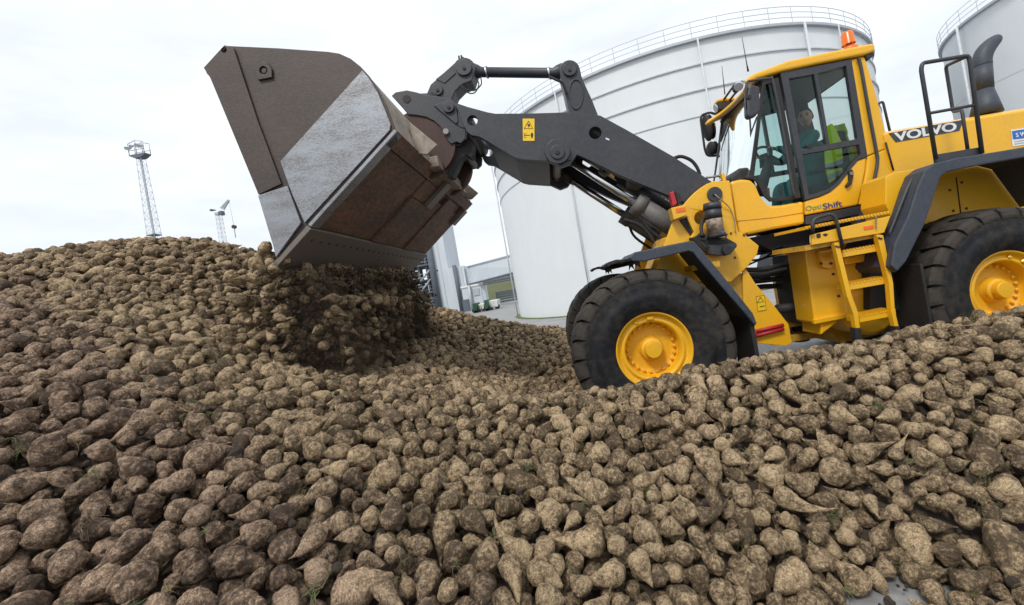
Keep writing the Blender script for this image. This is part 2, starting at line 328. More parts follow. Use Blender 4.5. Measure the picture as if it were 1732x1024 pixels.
# ------------------------------------------------------------------ storage tanks
def tank(c, R, H, label, a_vis, pipes, post_a, rings):
    t = empty('storage_tank', c, label, 'tank', 'white storage tanks')
    n = 96
    link('shell', lathe_me([(R, 0.0), (R, H)], n, 'z'), TK, t, smooth=True).location = (0, 0, 0)
    link('roof', lathe_me([(R, H-0.002), (R*0.5, H+0.5), (0.01, H+0.7)], n, 'z'), TK, t, smooth=True).location = (0, 0, 0)
    for z, th, dp in rings:
        link('stiffening_ring', lathe_me([(R+0.003, z-th/2), (R+dp, z-th/2), (R+dp, z+th/2), (R+0.003, z+th/2)], n, 'z'), TG if dp > 0.04 else GV, t).location = (0, 0, 0)
    link('kerb_angle', lathe_me([(R+0.003, H-0.08), (R+0.14, H-0.08), (R+0.14, H+0.02), (R+0.003, H+0.02)], n, 'z'), GV, t).location = (0, 0, 0)
    for zz in (0.22, 0.43, 0.65):
        link('rail', lathe_me([(R+0.10, H+zz-0.009), (R+0.118, H+zz-0.009), (R+0.118, H+zz+0.009), (R+0.10, H+zz+0.009), (R+0.10, H+zz-0.009)], n, 'z'), GV, t).location = (0, 0, 0)
    pm = tube_me([(0, 0, 0), (0, 0, 0.65)], 0.011, 6)
    k = 0; a = post_a[0]
    while a < post_a[1]:
        o = bpy.data.objects.new('railing_post', pm); COL.objects.link(o); o.parent = t; o.location = ((R+0.115)*math.cos(a), (R+0.115)*math.sin(a), H)
        if not pm.materials: pm.materials.append(GV)
        a += 1.0/R
    for a, r in pipes:
        p0 = Vector((math.cos(a), math.sin(a), 0))*(R+r+0.16)
        link('downpipe', tube_me([p0, p0+Vector((0, 0, H-0.05))], r, 8), TG, t, smooth=True).location = (0, 0, 0)
    return t
def ang(px, py, T, R):                 # bearing on the near wall of a tank of the spot seen at a pixel
    d = M@np.array([px-PPX, py-PPY, F]); d = d[:2]/np.linalg.norm(d[:2]); c = np.array([T.x, T.y])
    b = d@c; s = b-math.sqrt(max(0, b*b-(c@c-R*R))); p = d*s-c; return math.atan2(p[1], p[0])
aa = lambda x, y: ang(x, y, T1, R1)
rings1 = [(H1-0.97, 0.05, 0.06), (H1-1.95, 0.05, 0.06), (H1-2.95, 0.035, 0.03)]
tank(T1, R1, H1, 'large white cylindrical tank standing whole behind the loader cab and boom', None,
     [(aa(985, 400), 0.03), (aa(1190, 140), 0.035), (aa(1356, 60), 0.05), (aa(1412, 60), 0.03), (aa(858, 400), 0.04)], (math.pi*0.9, math.pi*2.1), rings1)
T2 = Vector((27.0, 17.9, 0)); R2 = 7.0
tank(T2, R2, 10.0, 'white tank cut off by the picture edge behind the exhaust stack', None, [(ang(1634, 80, T2, R2), 0.05)], (math.pi*0.55, math.pi*1.6), [(H1-3.2-i*1.5, 0.012, 0.006) for i in range(3)])

# ------------------------------------------------------------------ plant buildings between bucket and tank
def wall_block(name, x0, x1, y, z1, depth, parent, mat=BL, rib=1.0):
    o = box(name, (x0, y, 0), (x1, y+depth, z1), mat, parent, bevel=0)
    x = x0+rib
    me = None
    while x < x1-0.2:
        if me is None: me = box_me((-0.04, -0.09, 0), (0.04, 0.0, z1-0.05)); me.materials.append(mat)
        r = bpy.data.objects.new('cladding_rib', me); COL.objects.link(r); r.parent = o; r.location = Vector((x, y-0.003, 0)); x += rib
    return o
YB = 58.0
b = empty('plant_building', (0, 0, 0), 'pale clad plant building with tower block behind the heap under the bucket', 'building')
def bx(px, py): return at(px, py, YB).x
def bz(px, py): return at(px, py, YB).z
wall_block('tower_wall', bx(735, 500), bx(760, 500), YB+2, 14.5, 8, b)
wall_block('stair_wall', bx(760, 500)+0.003, bx(790, 500), YB+1, bz(770, 451), 8, b)
wall_block('link_wall', bx(790, 500)+0.003, bx(800, 500), YB+1.5, bz(790, 453), 8, b)
wall_block('low_wall', bx(787, 510), bx(826, 510), YB-1, bz(800, 485), 1.9, b, rib=1.3)
box('roof_trim', (bx(787, 510)-0.1, YB-1.1, bz(800, 485)+0.003), (bx(826, 510)+0.1, YB+0.8, bz(800, 485)+0.25), WH, b, 0)
box('door', (bx(793, 528)-0.4, YB-1.12, 0), (bx(793, 528)+0.5, YB-1.005, 1.6), BG, b, 0)
box('window', (bx(812, 515)-0.4, YB-1.1, 1.9), (bx(812, 515)+0.4, YB-1.005, 2.8), GV, b, 0)
tube('drain_pipe', [(bx(775, 500), YB+0.7, 0), (bx(775, 500), YB+0.7, bz(770, 448))], 0.28, BG, b)
tube('drain_pipe', [(bx(737, 500)-0.3, YB+1.7, 0), (bx(737, 500)-0.3, YB+1.7, 14.3)], 0.45, BG, b)
tube('drain_pipe', [(bx(799, 500), YB-1.3, 0), (bx(799, 500), YB-1.3, bz(800, 482))], 0.18, GV, b)
# conveyor gallery from the building to behind the tank
cg = empty('conveyor_gallery', (0, 0, 0), 'enclosed inclined conveyor gallery running from the plant building behind the tank', 'gallery')
q0, q1, q2, q3 = at(791, 453, YB+1.4), at(795, 480, YB+1.4), at(900, 452, YB-14), at(900, 424, YB-14)
V = []
for q in (q0, q1, q2, q3): V += [q, q+Vector((0.8, 2.4, 0))]
link('gallery_wall', fix(pyd(V, [(0, 2, 4, 6), (1, 7, 5, 3), (0, 6, 7, 1), (2, 3, 5, 4), (0, 1, 3, 2), (4, 5, 7, 6)])), BL, cg)
tube('gallery_edge', [q1+Vector((0, -0.1, -0.1)), q2+Vector((0, -0.1, -0.1))], 0.12, BG, cg)
tube('gallery_edge', [q0+Vector((0, -0.1, 0.1)), q3+Vector((0, -0.1, 0.1))], 0.10, GV, cg)
pr = empty('pipe_bridge', (0, 0, 0), 'thin pipe bridge under the conveyor gallery beside the tank', 'pipe bridge')
for dy in (0, 4, 8):
    tube('pipe', [at(818, 475+dy*0.8, YB-3), at(905, 459+dy*0.8, YB-14)], 0.10, BG if dy else GV, pr)
for t_ in (0.1, 0.35, 0.6, 0.85):
    p = at(818, 474, YB-3).lerp(at(905, 457, YB-14), t_); tube('bracket', [p+Vector((0, 0, 0.5)), p+Vector((0, 0, -0.7))], 0.06, GV, pr)
tube('support', [at(905, 463, YB-14), Vector((at(905, 463, YB-14).x, YB-14, 0))], 0.15, GV, pr)
# steel process structure left of the building
ss = empty('steel_structure', (0, 0, 0), 'dark steel process structure with stairs and platforms under the bucket edge', 'steel structure')
xa, xb = bx(660, 500), bx(733, 500)
for x in np.linspace(xa, xb, 6):
    for yy in (YB+3, YB+8): box('steel_column', (x-0.15, yy, 0), (x+0.15, yy+0.3, 9.5), BG, ss, 0)
for z in (1.6, 3.4, 5.2, 7.4, 9.4):
    box('platform', (xa-0.3, YB+2.6, z), (xb+0.3, YB+8.6, z+0.22), BG, ss, 0)
    for hz in (0.55, 1.05): tube('handrail', [(xa-0.3, YB+2.6, z+hz), (xb+0.3, YB+2.6, z+hz)], 0.045, GV, ss, 6)
for i, (x, z, s_) in enumerate([(0.2, 1.8, 1.4), (0.5, 3.6, 1.3), (0.75, 1.8, 1.2), (0.3, 5.4, 1.6), (0.65, 7.6, 1.2), (0.12, 3.6, 1.2)]):
    X = xa+(xb-xa)*x; cyl('vessel', (X, YB+5.5, z), (X, YB+5.5, z+s_), 0.8, GV if i % 2 else BG, ss)
for i in range(3):
    p = Vector((xa+(xb-xa)*(0.45+0.1*i), YB+2.3, 1.7+1.8*i)); tube('stair_stringer', [p, p+Vector((2.0, 0, 1.8))], 0.12, GV, ss, 6)
for i in range(5):
    X = xa+(xb-xa)*(i+0.5)/5; tube('brace', [(X-0.7, YB+2.9, 0.2+1.8*(i % 3)), (X+0.7, YB+2.9, 1.9+1.8*(i % 3))], 0.06, GV, ss, 6)
box('shed', (bx(694, 465)-0.3, YB+4, 9.65), (bx(716, 460)+0.3, YB+8, 11.2), RB, ss, 0)
# skips and trailers parked in front of the building
def skip(px, py, wpx, hpx, Y, mat, label, cat, name):
    p = at(px, py, Y); w_ = wpx*Y/F; h_ = hpx*Y/F
    o = empty(name, (p.x, Y, 0), label, cat)
    me = pyd([(-w_/2, 0, 0.25), (w_/2, 0, 0.25), (w_/2, 2, 0.25), (-w_/2, 2, 0.25), (-w_*0.55, -0.1, h_), (w_*0.55, -0.1, h_), (w_*0.55, 2.1, h_), (-w_*0.55, 2.1, h_)],
             [(0, 3, 2, 1), (4, 5, 6, 7), (0, 1, 5, 4), (1, 2, 6, 5), (2, 3, 7, 6), (3, 0, 4, 7)])
    link('body', me, mat, o, bevel=0.04).location = (0, 0, 0)
    for i in range(3):
        x = -w_*0.4+i*w_*0.4; link('rib', box_me((x-0.05, -0.16, 0.3), (x+0.05, -0.06, h_-0.05)), mat, o).location = (0, 0, 0)
    for x in (-w_*0.35, w_*0.35): link('wheel', tube_me([(x, 0.1, 0.28), (x, 0.35, 0.28)], 0.28, 14), BK, o).location = (0, 0, 0)
    return o
skip(806, 535, 6, 17, 45, GN_, 'green upright container left of the white trailers', 'container', 'green_container')
skip(826, 535, 5, 19, 45, GN_, 'narrow green container between two white trailers', 'container', 'green_container')
skip(815, 532, 13, 13, 46, WH, 'white trailer between the two green containers', 'trailer', 'white_trailer')
skip(837, 530, 16, 16, 46, WH, 'white trailer nearest the tank right of the green containers', 'trailer', 'white_trailer')
fn = empty('lattice_fence', (0, 0, 0), 'dark stack of frames fenced off beside the tank foot', 'fence')
p0, p1 = at(842, 515, 70), at(880, 508, 70)
for i in range(16):
    x = p0.x+(p1.x-p0.x)*i/15; box('post', (x-0.06, 70, 0), (x+0.06, 70.12, 1.9), BG, fn, 0)
for z in (0.1, 0.5, 0.9, 1.3, 1.65): box('bar', (p0.x-0.1, 70.14, z), (p1.x+0.1, 70.3, z+0.24), BG, fn, 0)

# ------------------------------------------------------------------ floodlight mast and harbour crane
def lattice(parent, base, top, w0, w1, nseg, r, mat, axes=None):
    base, top = Vector(base), Vector(top); d = top-base; ax = d.normalized()
    s1 = ax.orthogonal().normalized() if axes is None else Vector(axes); s2 = ax.cross(s1).normalized(); C = [(1, 1), (-1, 1), (-1, -1), (1, -1)]
    pt = lambda k, t: base+d*t+(s1*C[k][0]+s2*C[k][1])*0.5*(w0+(w1-w0)*t)
    for k in range(4): link('mast_leg', tube_me([pt(k, 0), pt(k, 1)], r*1.5, 6), mat, parent)
    for k in range(4):
        ms = []
        for i in range(nseg):
            t0, t1 = i/nseg, (i+1)/nseg; a, b_ = (k, (k+1) % 4) if i % 2 else ((k+1) % 4, k)
            ms += [tube_me([pt(a, t0), pt(b_, t1)], r, 5), tube_me([pt(k, t1), pt((k+1) % 4, t1)], r, 5)]
        link('bracing', join_me(ms), mat, parent)
YM = 60.0; mt = at(238, 268, YM)
ms_ = empty('floodlight_mast', (mt.x, YM, 0), 'lattice floodlight mast with lamp platform rising behind the heap', 'floodlight mast')
lattice(ms_, (mt.x, YM, 0), (mt.x, YM, mt.z), 1.75, 0.72, 30, 0.018, GV, (1, 0, 0))
box('ladder', (mt.x-0.12, YM-0.1, 0), (mt.x+0.12, YM+0.05, mt.z), GV, ms_, 0)
box('rest_platform', (mt.x-0.6, YM-0.6, mt.z*0.62), (mt.x+0.6, YM+0.6, mt.z*0.62+0.12), BG, ms_, 0)
link('lamp_platform', plate_me([(mt.x-1.15, mt.z+0.35), (mt.x-0.45, mt.z-0.05), (mt.x+0.45, mt.z-0.05), (mt.x+1.15, mt.z+0.35), (mt.x+1.15, mt.z+0.5), (mt.x-1.15, mt.z+0.5)], YM-0.5, YM+0.5), BG, ms_)
for sx in (-1.12, 0, 1.12):
    for sy in (-0.48, 0.48): tube('railing_post', [(mt.x+sx, YM+sy, mt.z+0.5), (mt.x+sx, YM+sy, mt.z+2.1+(0.35 if sx == 0 else 0))], 0.05, GV, ms_, 6)
for sy in (-0.48, 0.48):
    tube('rail', [(mt.x-1.12, YM+sy, mt.z+2.1), (mt.x, YM+sy, mt.z+2.45), (mt.x+1.12, YM+sy, mt.z+2.1)], 0.05, GV, ms_, 6)
    tube('rail', [(mt.x-1.12, YM+sy, mt.z+1.1), (mt.x+1.12, YM+sy, mt.z+1.1)], 0.04, GV, ms_, 6)
for sx, dz in ((-1.05, 0), (-0.75, -0.1), (-0.35, 0.15), (0.45, 0.2), (0.75, 0), (1.05, -0.05)):
    lo_ = link('floodlight', tube_me([(0, 0, 0), (0.0, -0.45, -0.25)], [0.12, 0.24], 12), GV, ms_); lo_.location = Vector((sx, -0.45, mt.z+1.6+dz))
YC2 = 95.0; ct = at(370, 364, YC2)
cr = empty('harbour_crane', (ct.x, YC2, 0), 'small distant lattice crane with raised jib and hanging hook block', 'crane')
lattice(cr, (ct.x-0.4, YC2, 0), (ct.x, YC2, ct.z), 1.6, 0.85, 30, 0.022, GV, (1, 0, 0))
box('machine_house', (ct.x-0.6, YC2-0.5, ct.z), (ct.x+0.3, YC2+0.5, ct.z+0.6), GV, cr, 0.05)
box('operator_cab', (ct.x+0.5, YC2-0.6, ct.z-0.2), (ct.x+1.2, YC2+0.4, ct.z+0.7), BG, cr, 0.05)
jt = at(387, 339, YC2); lattice(cr, (ct.x+1.0, YC2, ct.z+1.2), jt, 0.7, 0.35, 9, 0.035, GV)
cw = at(358, 355, YC2); tube('counter_jib', [(ct.x-0.6, YC2, ct.z+1.2), cw], 0.16, BG, cr, 6)
box('counterweight', (cw.x-0.3, YC2-0.3, cw.z-0.3), (cw.x+0.2, YC2+0.3, cw.z+0.1), BG, cr, 0.05)
hk = at(396, 384, YC2); tube('hoist_rope', [jt, hk], 0.035, GV, cr, 5)
cyl('hook_block', hk+Vector((0, -0.3, 0)), hk+Vector((0, 0.3, 0)), 0.42, RB, cr, 16)
tube('hook_rope', [hk, at(398.5, 402, YC2)], 0.07, BG, cr, 6)

# ================================================================== WHEEL LOADER
YC = 5.49
HUBF, HUBR = at(1109, 596, 4.16), at(1714, 489, 4.16)
RW = 0.815; HZ = 0.5*(HUBF.z+HUBR.z)
WL = empty('wheel_loader', (HUBF.x+1.7, YC, 0), 'yellow articulated wheel loader tipping beets from its raised rusty bucket', 'wheel loader')

# ---------------------------------------------------------------- wheels
def tyre_meshes():
    prof = [(0.375, -0.24), (0.42, -0.285), (0.52, -0.305), (0.62, -0.305), (0.70, -0.290), (0.745, -0.255), (0.765, -0.18), (0.772, 0.0), (0.765, 0.18), (0.745, 0.255), (0.70, 0.290), (0.62, 0.305), (0.52, 0.305), (0.42, 0.285), (0.375, 0.24)]
    prof = prof[:3]+[(0.575, -0.310), (0.58, -0.300)]+prof[3:11]+[(0.615, 0.305), (0.58, 0.300), (0.575, 0.310)]+prof[12:]
    car = lathe_me(prof, 96)
    nl = 24; st = 2*math.pi/nl; lugs = []
    pf = [(0.300, 0.690), (0.304, 0.715), (0.296, 0.758), (0.268, 0.790), (0.18, 0.806), (0.05, 0.812), (-0.05, 0.812)]
    for sgn in (1, -1):
        V = []; Fs = []
        for k in (0,):
            a0 = (k+(0.5 if sgn < 0 else 0))*st; rows = []
            for y, r in pf:
                sk = (0.300-y)*0.42; wd = st*(0.86 if y > 0.1 else 0.66)
                if r < 0.68: wd *= 0.7
                row = []
                for j in range(5):
                    a = a0+sk+wd*(j/4-0.5)
                    inset = 0.006 if j in (0, 4) else 0
                    row.append(((r-inset)*math.cos(a), sgn*y, (r-inset)*math.sin(a)))
                rows.append((row, [((r-0.06)*math.cos(a0+sk+wd*(j/4-0.5)), sgn*(y-0.035 if y > 0.25 else y), (r-0.06)*math.sin(a0+sk+wd*(j/4-0.5))) for j in range(5)]))
            base = len(V); n = len(pf)
            for row, low in rows: V += row+low
            g_ = lambda i, j, lo: base+i*10+(5 if lo else 0)+j
            for i in range(n-1):
                for j in range(4): Fs.append((g_(i, j, 0), g_(i+1, j, 0), g_(i+1, j+1, 0), g_(i, j+1, 0)))
                Fs.append((g_(i, 0, 0), g_(i, 0, 1), g_(i+1, 0, 1), g_(i+1, 0, 0))); Fs.append((g_(i, 4, 0), g_(i+1, 4, 0), g_(i+1, 4, 1), g_(i, 4, 1)))
            for i in (0, n-1):
                for j in range(4): Fs.append((g_(i, j, 0), g_(i, j+1, 0), g_(i, j+1, 1), g_(i, j, 1)))
        lugs.append(fix(pyd(V, Fs))); lugs[-1].materials.append(TL)
    return car, lugs
CAR, LUGS = tyre_meshes(); CAR.materials.append(TY)
for me in (CAR,): me.polygons.foreach_set('use_smooth', [True]*len(me.polygons))
# outer face of the rim looks towards -y
RIM = lathe_me([(0.372, -0.20), (0.385, -0.232), (0.378, -0.246), (0.362, -0.240), (0.352, -0.205), (0.335, -0.192), (0.318, -0.188), (0.312, -0.200), (0.292, -0.202), (0.276, -0.188), (0.270, -0.12), (0.264, -0.065), (0.20, -0.055), (0.125, -0.065), (0.01, -0.065)], 72); RIM.materials.append(Y_)
RIM.polygons.foreach_set('use_smooth', [True]*len(RIM.polygons))
HUBM = join_me([lathe_me([(0.13, -0.06), (0.115, -0.10), (0.108, -0.135), (0.085, -0.145), (0.082, -0.20), (0.075, -0.212), (0.001, -0.213)], 40)]); HUBM.materials.append(Y_)
c = Vector((0.236, 0, 0))
NUT = (tube_me([c+Vector((0, -0.055, 0)), c+Vector((0, -0.088, 0)), c+Vector((0, -0.094, 0))], [0.0165, 0.0165, 0.010], 8)); NUT.materials.append(Y_)
LOCK = join_me([box_me((-0.035, -0.222, 0.30), (0.035, -0.198, 0.335)), box_me((-0.16, -0.214, 0.27), (-0.12, -0.198, 0.305))]); LOCK.materials.append(Y_)
def wheel(x, side, spin):
    y = YC-side*(YC-4.435)
    wl = empty('wheel', (x, y, HZ), parent=WL)
    if side < 0: wl.rotation_euler = (0, 0, math.pi)
    for nm, me in (('tyre', CAR), ('rim', RIM), ('hub_cap', HUBM), ('lock_ring_key', LOCK)):
        o = bpy.data.objects.new(nm, me); COL.objects.link(o); o.parent = wl; o.rotation_euler = (0, spin if side > 0 else -spin, 0)
        if nm == 'lock_ring_key': o.modifiers.new('b', 'BEVEL').width = 0.008
    def ring(nm, me, n, a0):
        for i in range(n):
            o = bpy.data.objects.new(nm, me); COL.objects.link(o); o.parent = wl; o.rotation_euler = (0, a0+2*math.pi*i/n, 0)
    ring('tread_lug', LUGS[0], 24, spin); ring('tread_lug', LUGS[1], 24, spin); ring('wheel_nut', NUT, 22, spin)
wheel(HUBF.x, 1, 0.05); wheel(HUBR.x, 1, 0.75); wheel(HUBF.x, -1, 0.11); wheel(HUBR.x, -1, 0.3)
def axle(x):
    cyl('axle', (x, 4.65, HZ), (x, 2*YC-4.65, HZ), 0.17, YD, WL); o = link('differential', lathe_me([(0.05, -0.3), (0.25, -0.22), (0.33, 0), (0.25, 0.22), (0.05, 0.3)], 24), YD, WL, smooth=True); o.location += Vector((x, YC, HZ))
axle(HUBF.x); axle(HUBR.x)

# ---------------------------------------------------------------- bucket
YB0, BWID = 3.72, 3.40; YB1 = YB0+BWID
A_, C_ = (469, 440), (668, 220)
side_px = [(383, 78), (347, 117), (350, 125), (358, 133), (440, 330), (466, 418), (469, 440), (668, 220), (660, 197), (652, 176), (639, 149), (622, 126), (610, 113), (593, 99.5), (574, 91), (555, 88), (470, 82)]
SP = xz(side_px, YB0)
hole_c = xz([(382, 87)], YB0)[0]
bk = empty('bucket', (SP[6][0], YC, SP[6][1]), parent=WL)
def sub(o): return o
for y0, y1 in ((YB0, YB0+0.035), (YB1-0.035, YB1)):
    link('side_plate', plate_me(SP, y0, y1, [circ(hole_c[0], hole_c[1], 0.022, 14)]), BS, bk)
# shell: floor, heel and back as one bent plate
prof_o = [SP[i] for i in range(6, len(SP))]+[SP[0]]
cx = sum(p[0] for p in SP)/len(SP); cz = sum(p[1] for p in SP)/len(SP)
def inset(P, d):
    o = []
    for i, p in enumerate(P):
        a, c = P[max(i-1, 0)], P[min(i+1, len(P)-1)]; tx, tz = c[0]-a[0], c[1]-a[1]; l_ = math.hypot(tx, tz); nx, nz = -tz/l_, tx/l_
        if (cx-p[0])*nx+(cz-p[1])*nz < 0: nx, nz = -nx, -nz
        o.append((p[0]+nx*d, p[1]+nz*d))
    return o
po = inset(prof_o, 0.004); pi_ = inset(prof_o, 0.04)
def strip(name, outer, inner, y0, y1, mat, parent):
    n = len(outer); V = []
    for y in (y0, y1):
        V += [(a, y, b_) for a, b_ in outer]+[(a, y, b_) for a, b_ in inner]
    Fs = []
    for i in range(n-1):
        Fs += [(i, i+1, 2*n+i+1, 2*n+i), (n+i, 3*n+i, 3*n+i+1, n+i+1), (i, n+i, n+i+1, i+1), (2*n+i, 2*n+i+1, 3*n+i+1, 3*n+i)]
    Fs += [(0, 2*n, 3*n, n), (n-1, 2*n-1, 4*n-1, 3*n-1)]
    return link(name, fix(pyd(V, Fs)), mat, parent)
strip('floor_plate', po[:2], pi_[:2], YB0+0.0355, YB1-0.0355, BR, bk)
bo = strip('back_plate', po[1:], pi_[1:], YB0+0.0355, YB1-0.0355, BB, bk); 
# side plate dressings
off = -0.016
SPN = lambda nm, pts, th, mat, bev=0.004: plate(nm, xz(pts, YB0), YB0-th, th-0.002, mat, bk, bevel=bev, raw=True)
plate('side_cutter', xz([(383, 79), (348, 117), (359, 134), (440, 330), (478, 312), (438, 205), (398, 84)], YB0), YB0-0.022, 0.020, BS, bk, bevel=0.004, raw=True, holes=[circ(hole_c[0], hole_c[1], 0.026, 14)])
SPN('corner_guard', [(440, 332), (466, 418), (470, 436), (512, 378), (490, 318), (489, 316)], 0.030, BW)
SPN('side_wear_plate', [(614, 121), (624, 132), (640, 158), (652, 186), (662, 212), (660, 222), (517, 378), (496, 330), (476, 274)], 0.018, BW)
ec = at(448, 121, YB0)
em = plate_me([(ec.x-0.065, ec.z-0.075), (ec.x+0.065, ec.z-0.075), (ec.x+0.075, ec.z), (ec.x+0.05, ec.z+0.06), (ec.x, ec.z+0.08), (ec.x-0.05, ec.z+0.06), (ec.x-0.075, ec.z)], YB0-0.022, YB0-0.002, [circ(ec.x, ec.z, 0.036, 16)])
eo = link('lifting_eye', em, BS, bk, bevel=0.004)
eo.rotation_euler = (0, 0, 0)
cyl('eye_boss', ec+Vector((0, -0.002, 0)), ec+Vector((0, -0.014, 0)), 0.024, BS, bk, 14)
# underside of the floor, from the cutting edge to the heel
A3, C3 = Vector((SP[6][0], 0, SP[6][1])), Vector((SP[7][0], 0, SP[7][1])); FU = (C3-A3); FL = FU.length; FU.normalize(); FN = Vector((FU.z, 0, -FU.x))
if FN.z > 0: FN = -FN                      # outward: down and away
def fplate(name, t0, t1, w0, w1, th, mat, gap=0.0, bev=0.006):
    # t: 0 cutting edge .. 1 heel ; w: 0 near side .. 1 far side
    V = []
    for h in (gap-0.003, gap+th):
        for t, ww in ((t0, w0), (t1, w0), (t1, w1), (t0, w1)):
            p = A3+FU*(FL*t)+FN*h; V.append((p.x, YB0+BWID*ww, p.z))
    return link(name, fix(pyd(V, [(0, 1, 2, 3), (7, 6, 5, 4), (0, 4, 5, 1), (1, 5, 6, 2), (2, 6, 7, 3), (3, 7, 4, 0)])), mat, bk, bevel=bev)
fplate('cutting_edge', -0.045, 0.265, -0.004, 1.004, 0.045, BE)
fplate('heel_plate', 0.90, 1.005, 0.0, 1.0, 0.030, BR)
fplate('edge_runner', 0.27, 1.0, -0.004, 0.035, 0.03, BW)
for w0, w1, t0, t1, th in ((0.04, 0.36, 0.272, 0.895, 0.018), (0.365, 0.52, 0.272, 0.72, 0.045), (0.365, 0.53, 0.725, 0.895, 0.03), (0.525, 0.66, 0.272, 0.80, 0.03), (0.665, 0.80, 0.272, 0.88, 0.05), (0.805, 0.99, 0.272, 0.80, 0.022)):
    fplate('floor_wear_plate', t0, t1, w0, w1, th, BR)
for w0, w1, t0, t1 in ((0.50, 0.56, 0.72, 0.985), (0.93, 0.985, 0.7, 0.9)):
    fplate('heel_shoe', t0, t1, w0, w1, 0.075, BE)
for i in range(22):
    p = A3+FU*(FL*0.19)+FN*0.043; y = YB0+BWID*(0.04+0.92*i/21)
    cyl('bolt_head', (p.x, y, p.z), tuple(Vector((p.x, y, p.z))+FN*0.008), 0.015, RB, bk, 6)
for i in range(26):                        # slots under the mounting edge
    pass
# back brackets that the coupler hooks on to
bc = at(716, 247, 4.95)
for y in (4.98, 5.98): 
    link('hook_bracket', lathe_me([(0.02, y-0.04-0.0), (0.40, y-0.04), (0.40, y+0.04), (0.02, y+0.04)], 40), RB, bk).location += Vector((bc.x-0.02, 0, bc.z+0.02))
heel = at(668, 220, YB0)
box('back_rib', (heel.x-0.02, 4.75, heel.z-0.05), (heel.x+0.10, 6.2, heel.z+0.07), BB, bk)
SPILL = None
# triangular gussets at the heel
for yy in (4.3, 6.6):
    plate('gusset', [(heel.x-0.02, heel.z+0.30), (heel.x+0.22, heel.z+0.02), (heel.x+0.10, heel.z-0.06), (heel.x-0.03, heel.z-0.02)], yy, 0.03, BB, bk, raw=True)

# ---------------------------------------------------------------- boom and linkage
YA = 4.86
arm_px = [(770, 174), (791, 181), (824, 190), (838, 192.5), (900, 192), (965, 190), (1000, 192.5), (1016, 196), (1060, 220), (1138, 264.5), (1203, 307), (1225, 330), (1222, 350), (1200, 360), (1170, 348), (1131, 331), (1049, 297), (990, 268), (976, 262), (966, 276), (950, 282), (930, 273), (883, 270), (871, 267), (824, 239), (810, 231), (797, 229), (789, 222), (782, 206)]
AP = xz(arm_px, YA)
h1, h2 = xz([(799, 204), (1007, 225)], YA)
bm_ = empty('boom', (AP[10][0], YC, AP[10][1]), parent=WL)
for s in (1, -1):
    y0 = my(YA, s); y0 = y0 if s > 0 else y0-0.09
    link('lift_arm', plate_me(AP, y0, y0+0.09, [circ(*h1, 0.060, 18), circ(*h2, 0.072, 18)]), GR, bm_, bevel=0.010)
UB = xz([(824, 239), (871, 267), (883, 270), (929, 273), (929, 262), (885, 258), (873, 255), (826, 228)], YA)
link('boom_crossbeam', plate_me(UB, YA+0.092, 2*YC-YA-0.092), GR, bm_, bevel=0.008)
link('boom_top_plate', plate_me(xz([(900, 204), (1010, 206), (1060, 236), (1130, 276), (1120, 284), (1050, 248), (1000, 216), (900, 214)], YA), YA+0.092, 2*YC-YA-0.092), GR, bm_)
for px, py, r in ((943, 258, 21), ):
    disc('pin_boss', px, py, r, YA, 0.05, GR, bm_); disc('pin_cap', px, py, 12, YA-0.05, 0.02, GR, bm_); disc('pin_bolt', px, py, 4, YA-0.07, 0.012, BK, bm_, 8)
    plate('pin_keeper', [(943, 262), (966, 262), (966, 271), (950, 274)], YA-0.015, 0.013, GR, bm_)
c_ = at(943, 258, YA); cyl('lift_pin', (c_.x, YA-0.01, c_.z), (c_.x, 2*YC-YA+0.03, c_.z), 0.055, ST, bm_)
fr = at(779, 200, YA); cyl('boom_front_tube', (fr.x+0.03, YA+0.05, fr.z), (fr.x+0.03, 2*YC-YA-0.05, fr.z), 0.10, GR, bm_)
# warning sticker
plate('warning_sticker', [(884, 201), (904, 201), (904, 238.5), (884.5, 238.5)], YA-0.004, 0.002, YS, bm_, bevel=0)
def ln(name, pts, Y, w_, mat, parent): return tube(name, [at(a, b_, Y) for a, b_ in pts], w_, mat, parent, 5)
ln('warning_triangle', [(894, 205), (886.5, 217.5), (901.5, 217.5), (894, 205)], YA-0.006, 0.003, BK, bm_)
plate('warning_mark', [(892, 210), (896, 210), (896.5, 213), (894, 216), (893, 213)], YA-0.006, 0.002, BK, bm_, bevel=0)
plate('warning_figure', [(898.5, 225), (901, 225), (902, 229), (900.5, 234), (899, 234), (897.5, 229)], YA-0.006, 0.002, BK, bm_, bevel=0)
ln('warning_arrow', [(887, 229), (896, 229)], YA-0.006, 0.0035, BK, bm_); ln('warning_box', [(890, 226), (886.5, 226), (886.5, 233), (890, 233)], YA-0.006, 0.002, BK, bm_)
plate('part_tag', [(1024, 233), (1030, 235), (1031, 238), (1025, 236)], YA-0.004, 0.002, WH, bm_, bevel=0)

# coupler (attachment bracket) at the boom tip
YK = 4.92
kp = [(662, 162), (669, 156), (688, 152.6), (704, 156), (720, 161), (741, 163), (763, 167), (772, 176), (777, 190), (782, 206), (788, 221), (787, 235), (779, 243), (772, 240), (763, 244), (757, 238), (752, 226), (744, 214), (734, 205), (720, 198), (704, 195), (690, 194), (680, 182)]
KP = xz(kp, YK)
cp = empty('coupler', (KP[8][0], YC, KP[8][1]), parent=WL)
for s in (1, -1):
    y0 = YK if s > 0 else 2*YC-YK-0.06
    link('coupler_plate', plate_me(KP, y0, y0+0.06), GR, cp, bevel=0.008)
plate('coupler_gusset', [(733, 178), (757, 171), (772, 182), (775, 206), (771, 210)], YK-0.022, 0.02, GR, cp, bevel=0.005)
disc('pin_cap', 759, 182, 10, YK-0.022, 0.03, GR, cp); disc('pin_bolt', 759, 182, 3.2, YK-0.052, 0.012, BK, cp, 8)
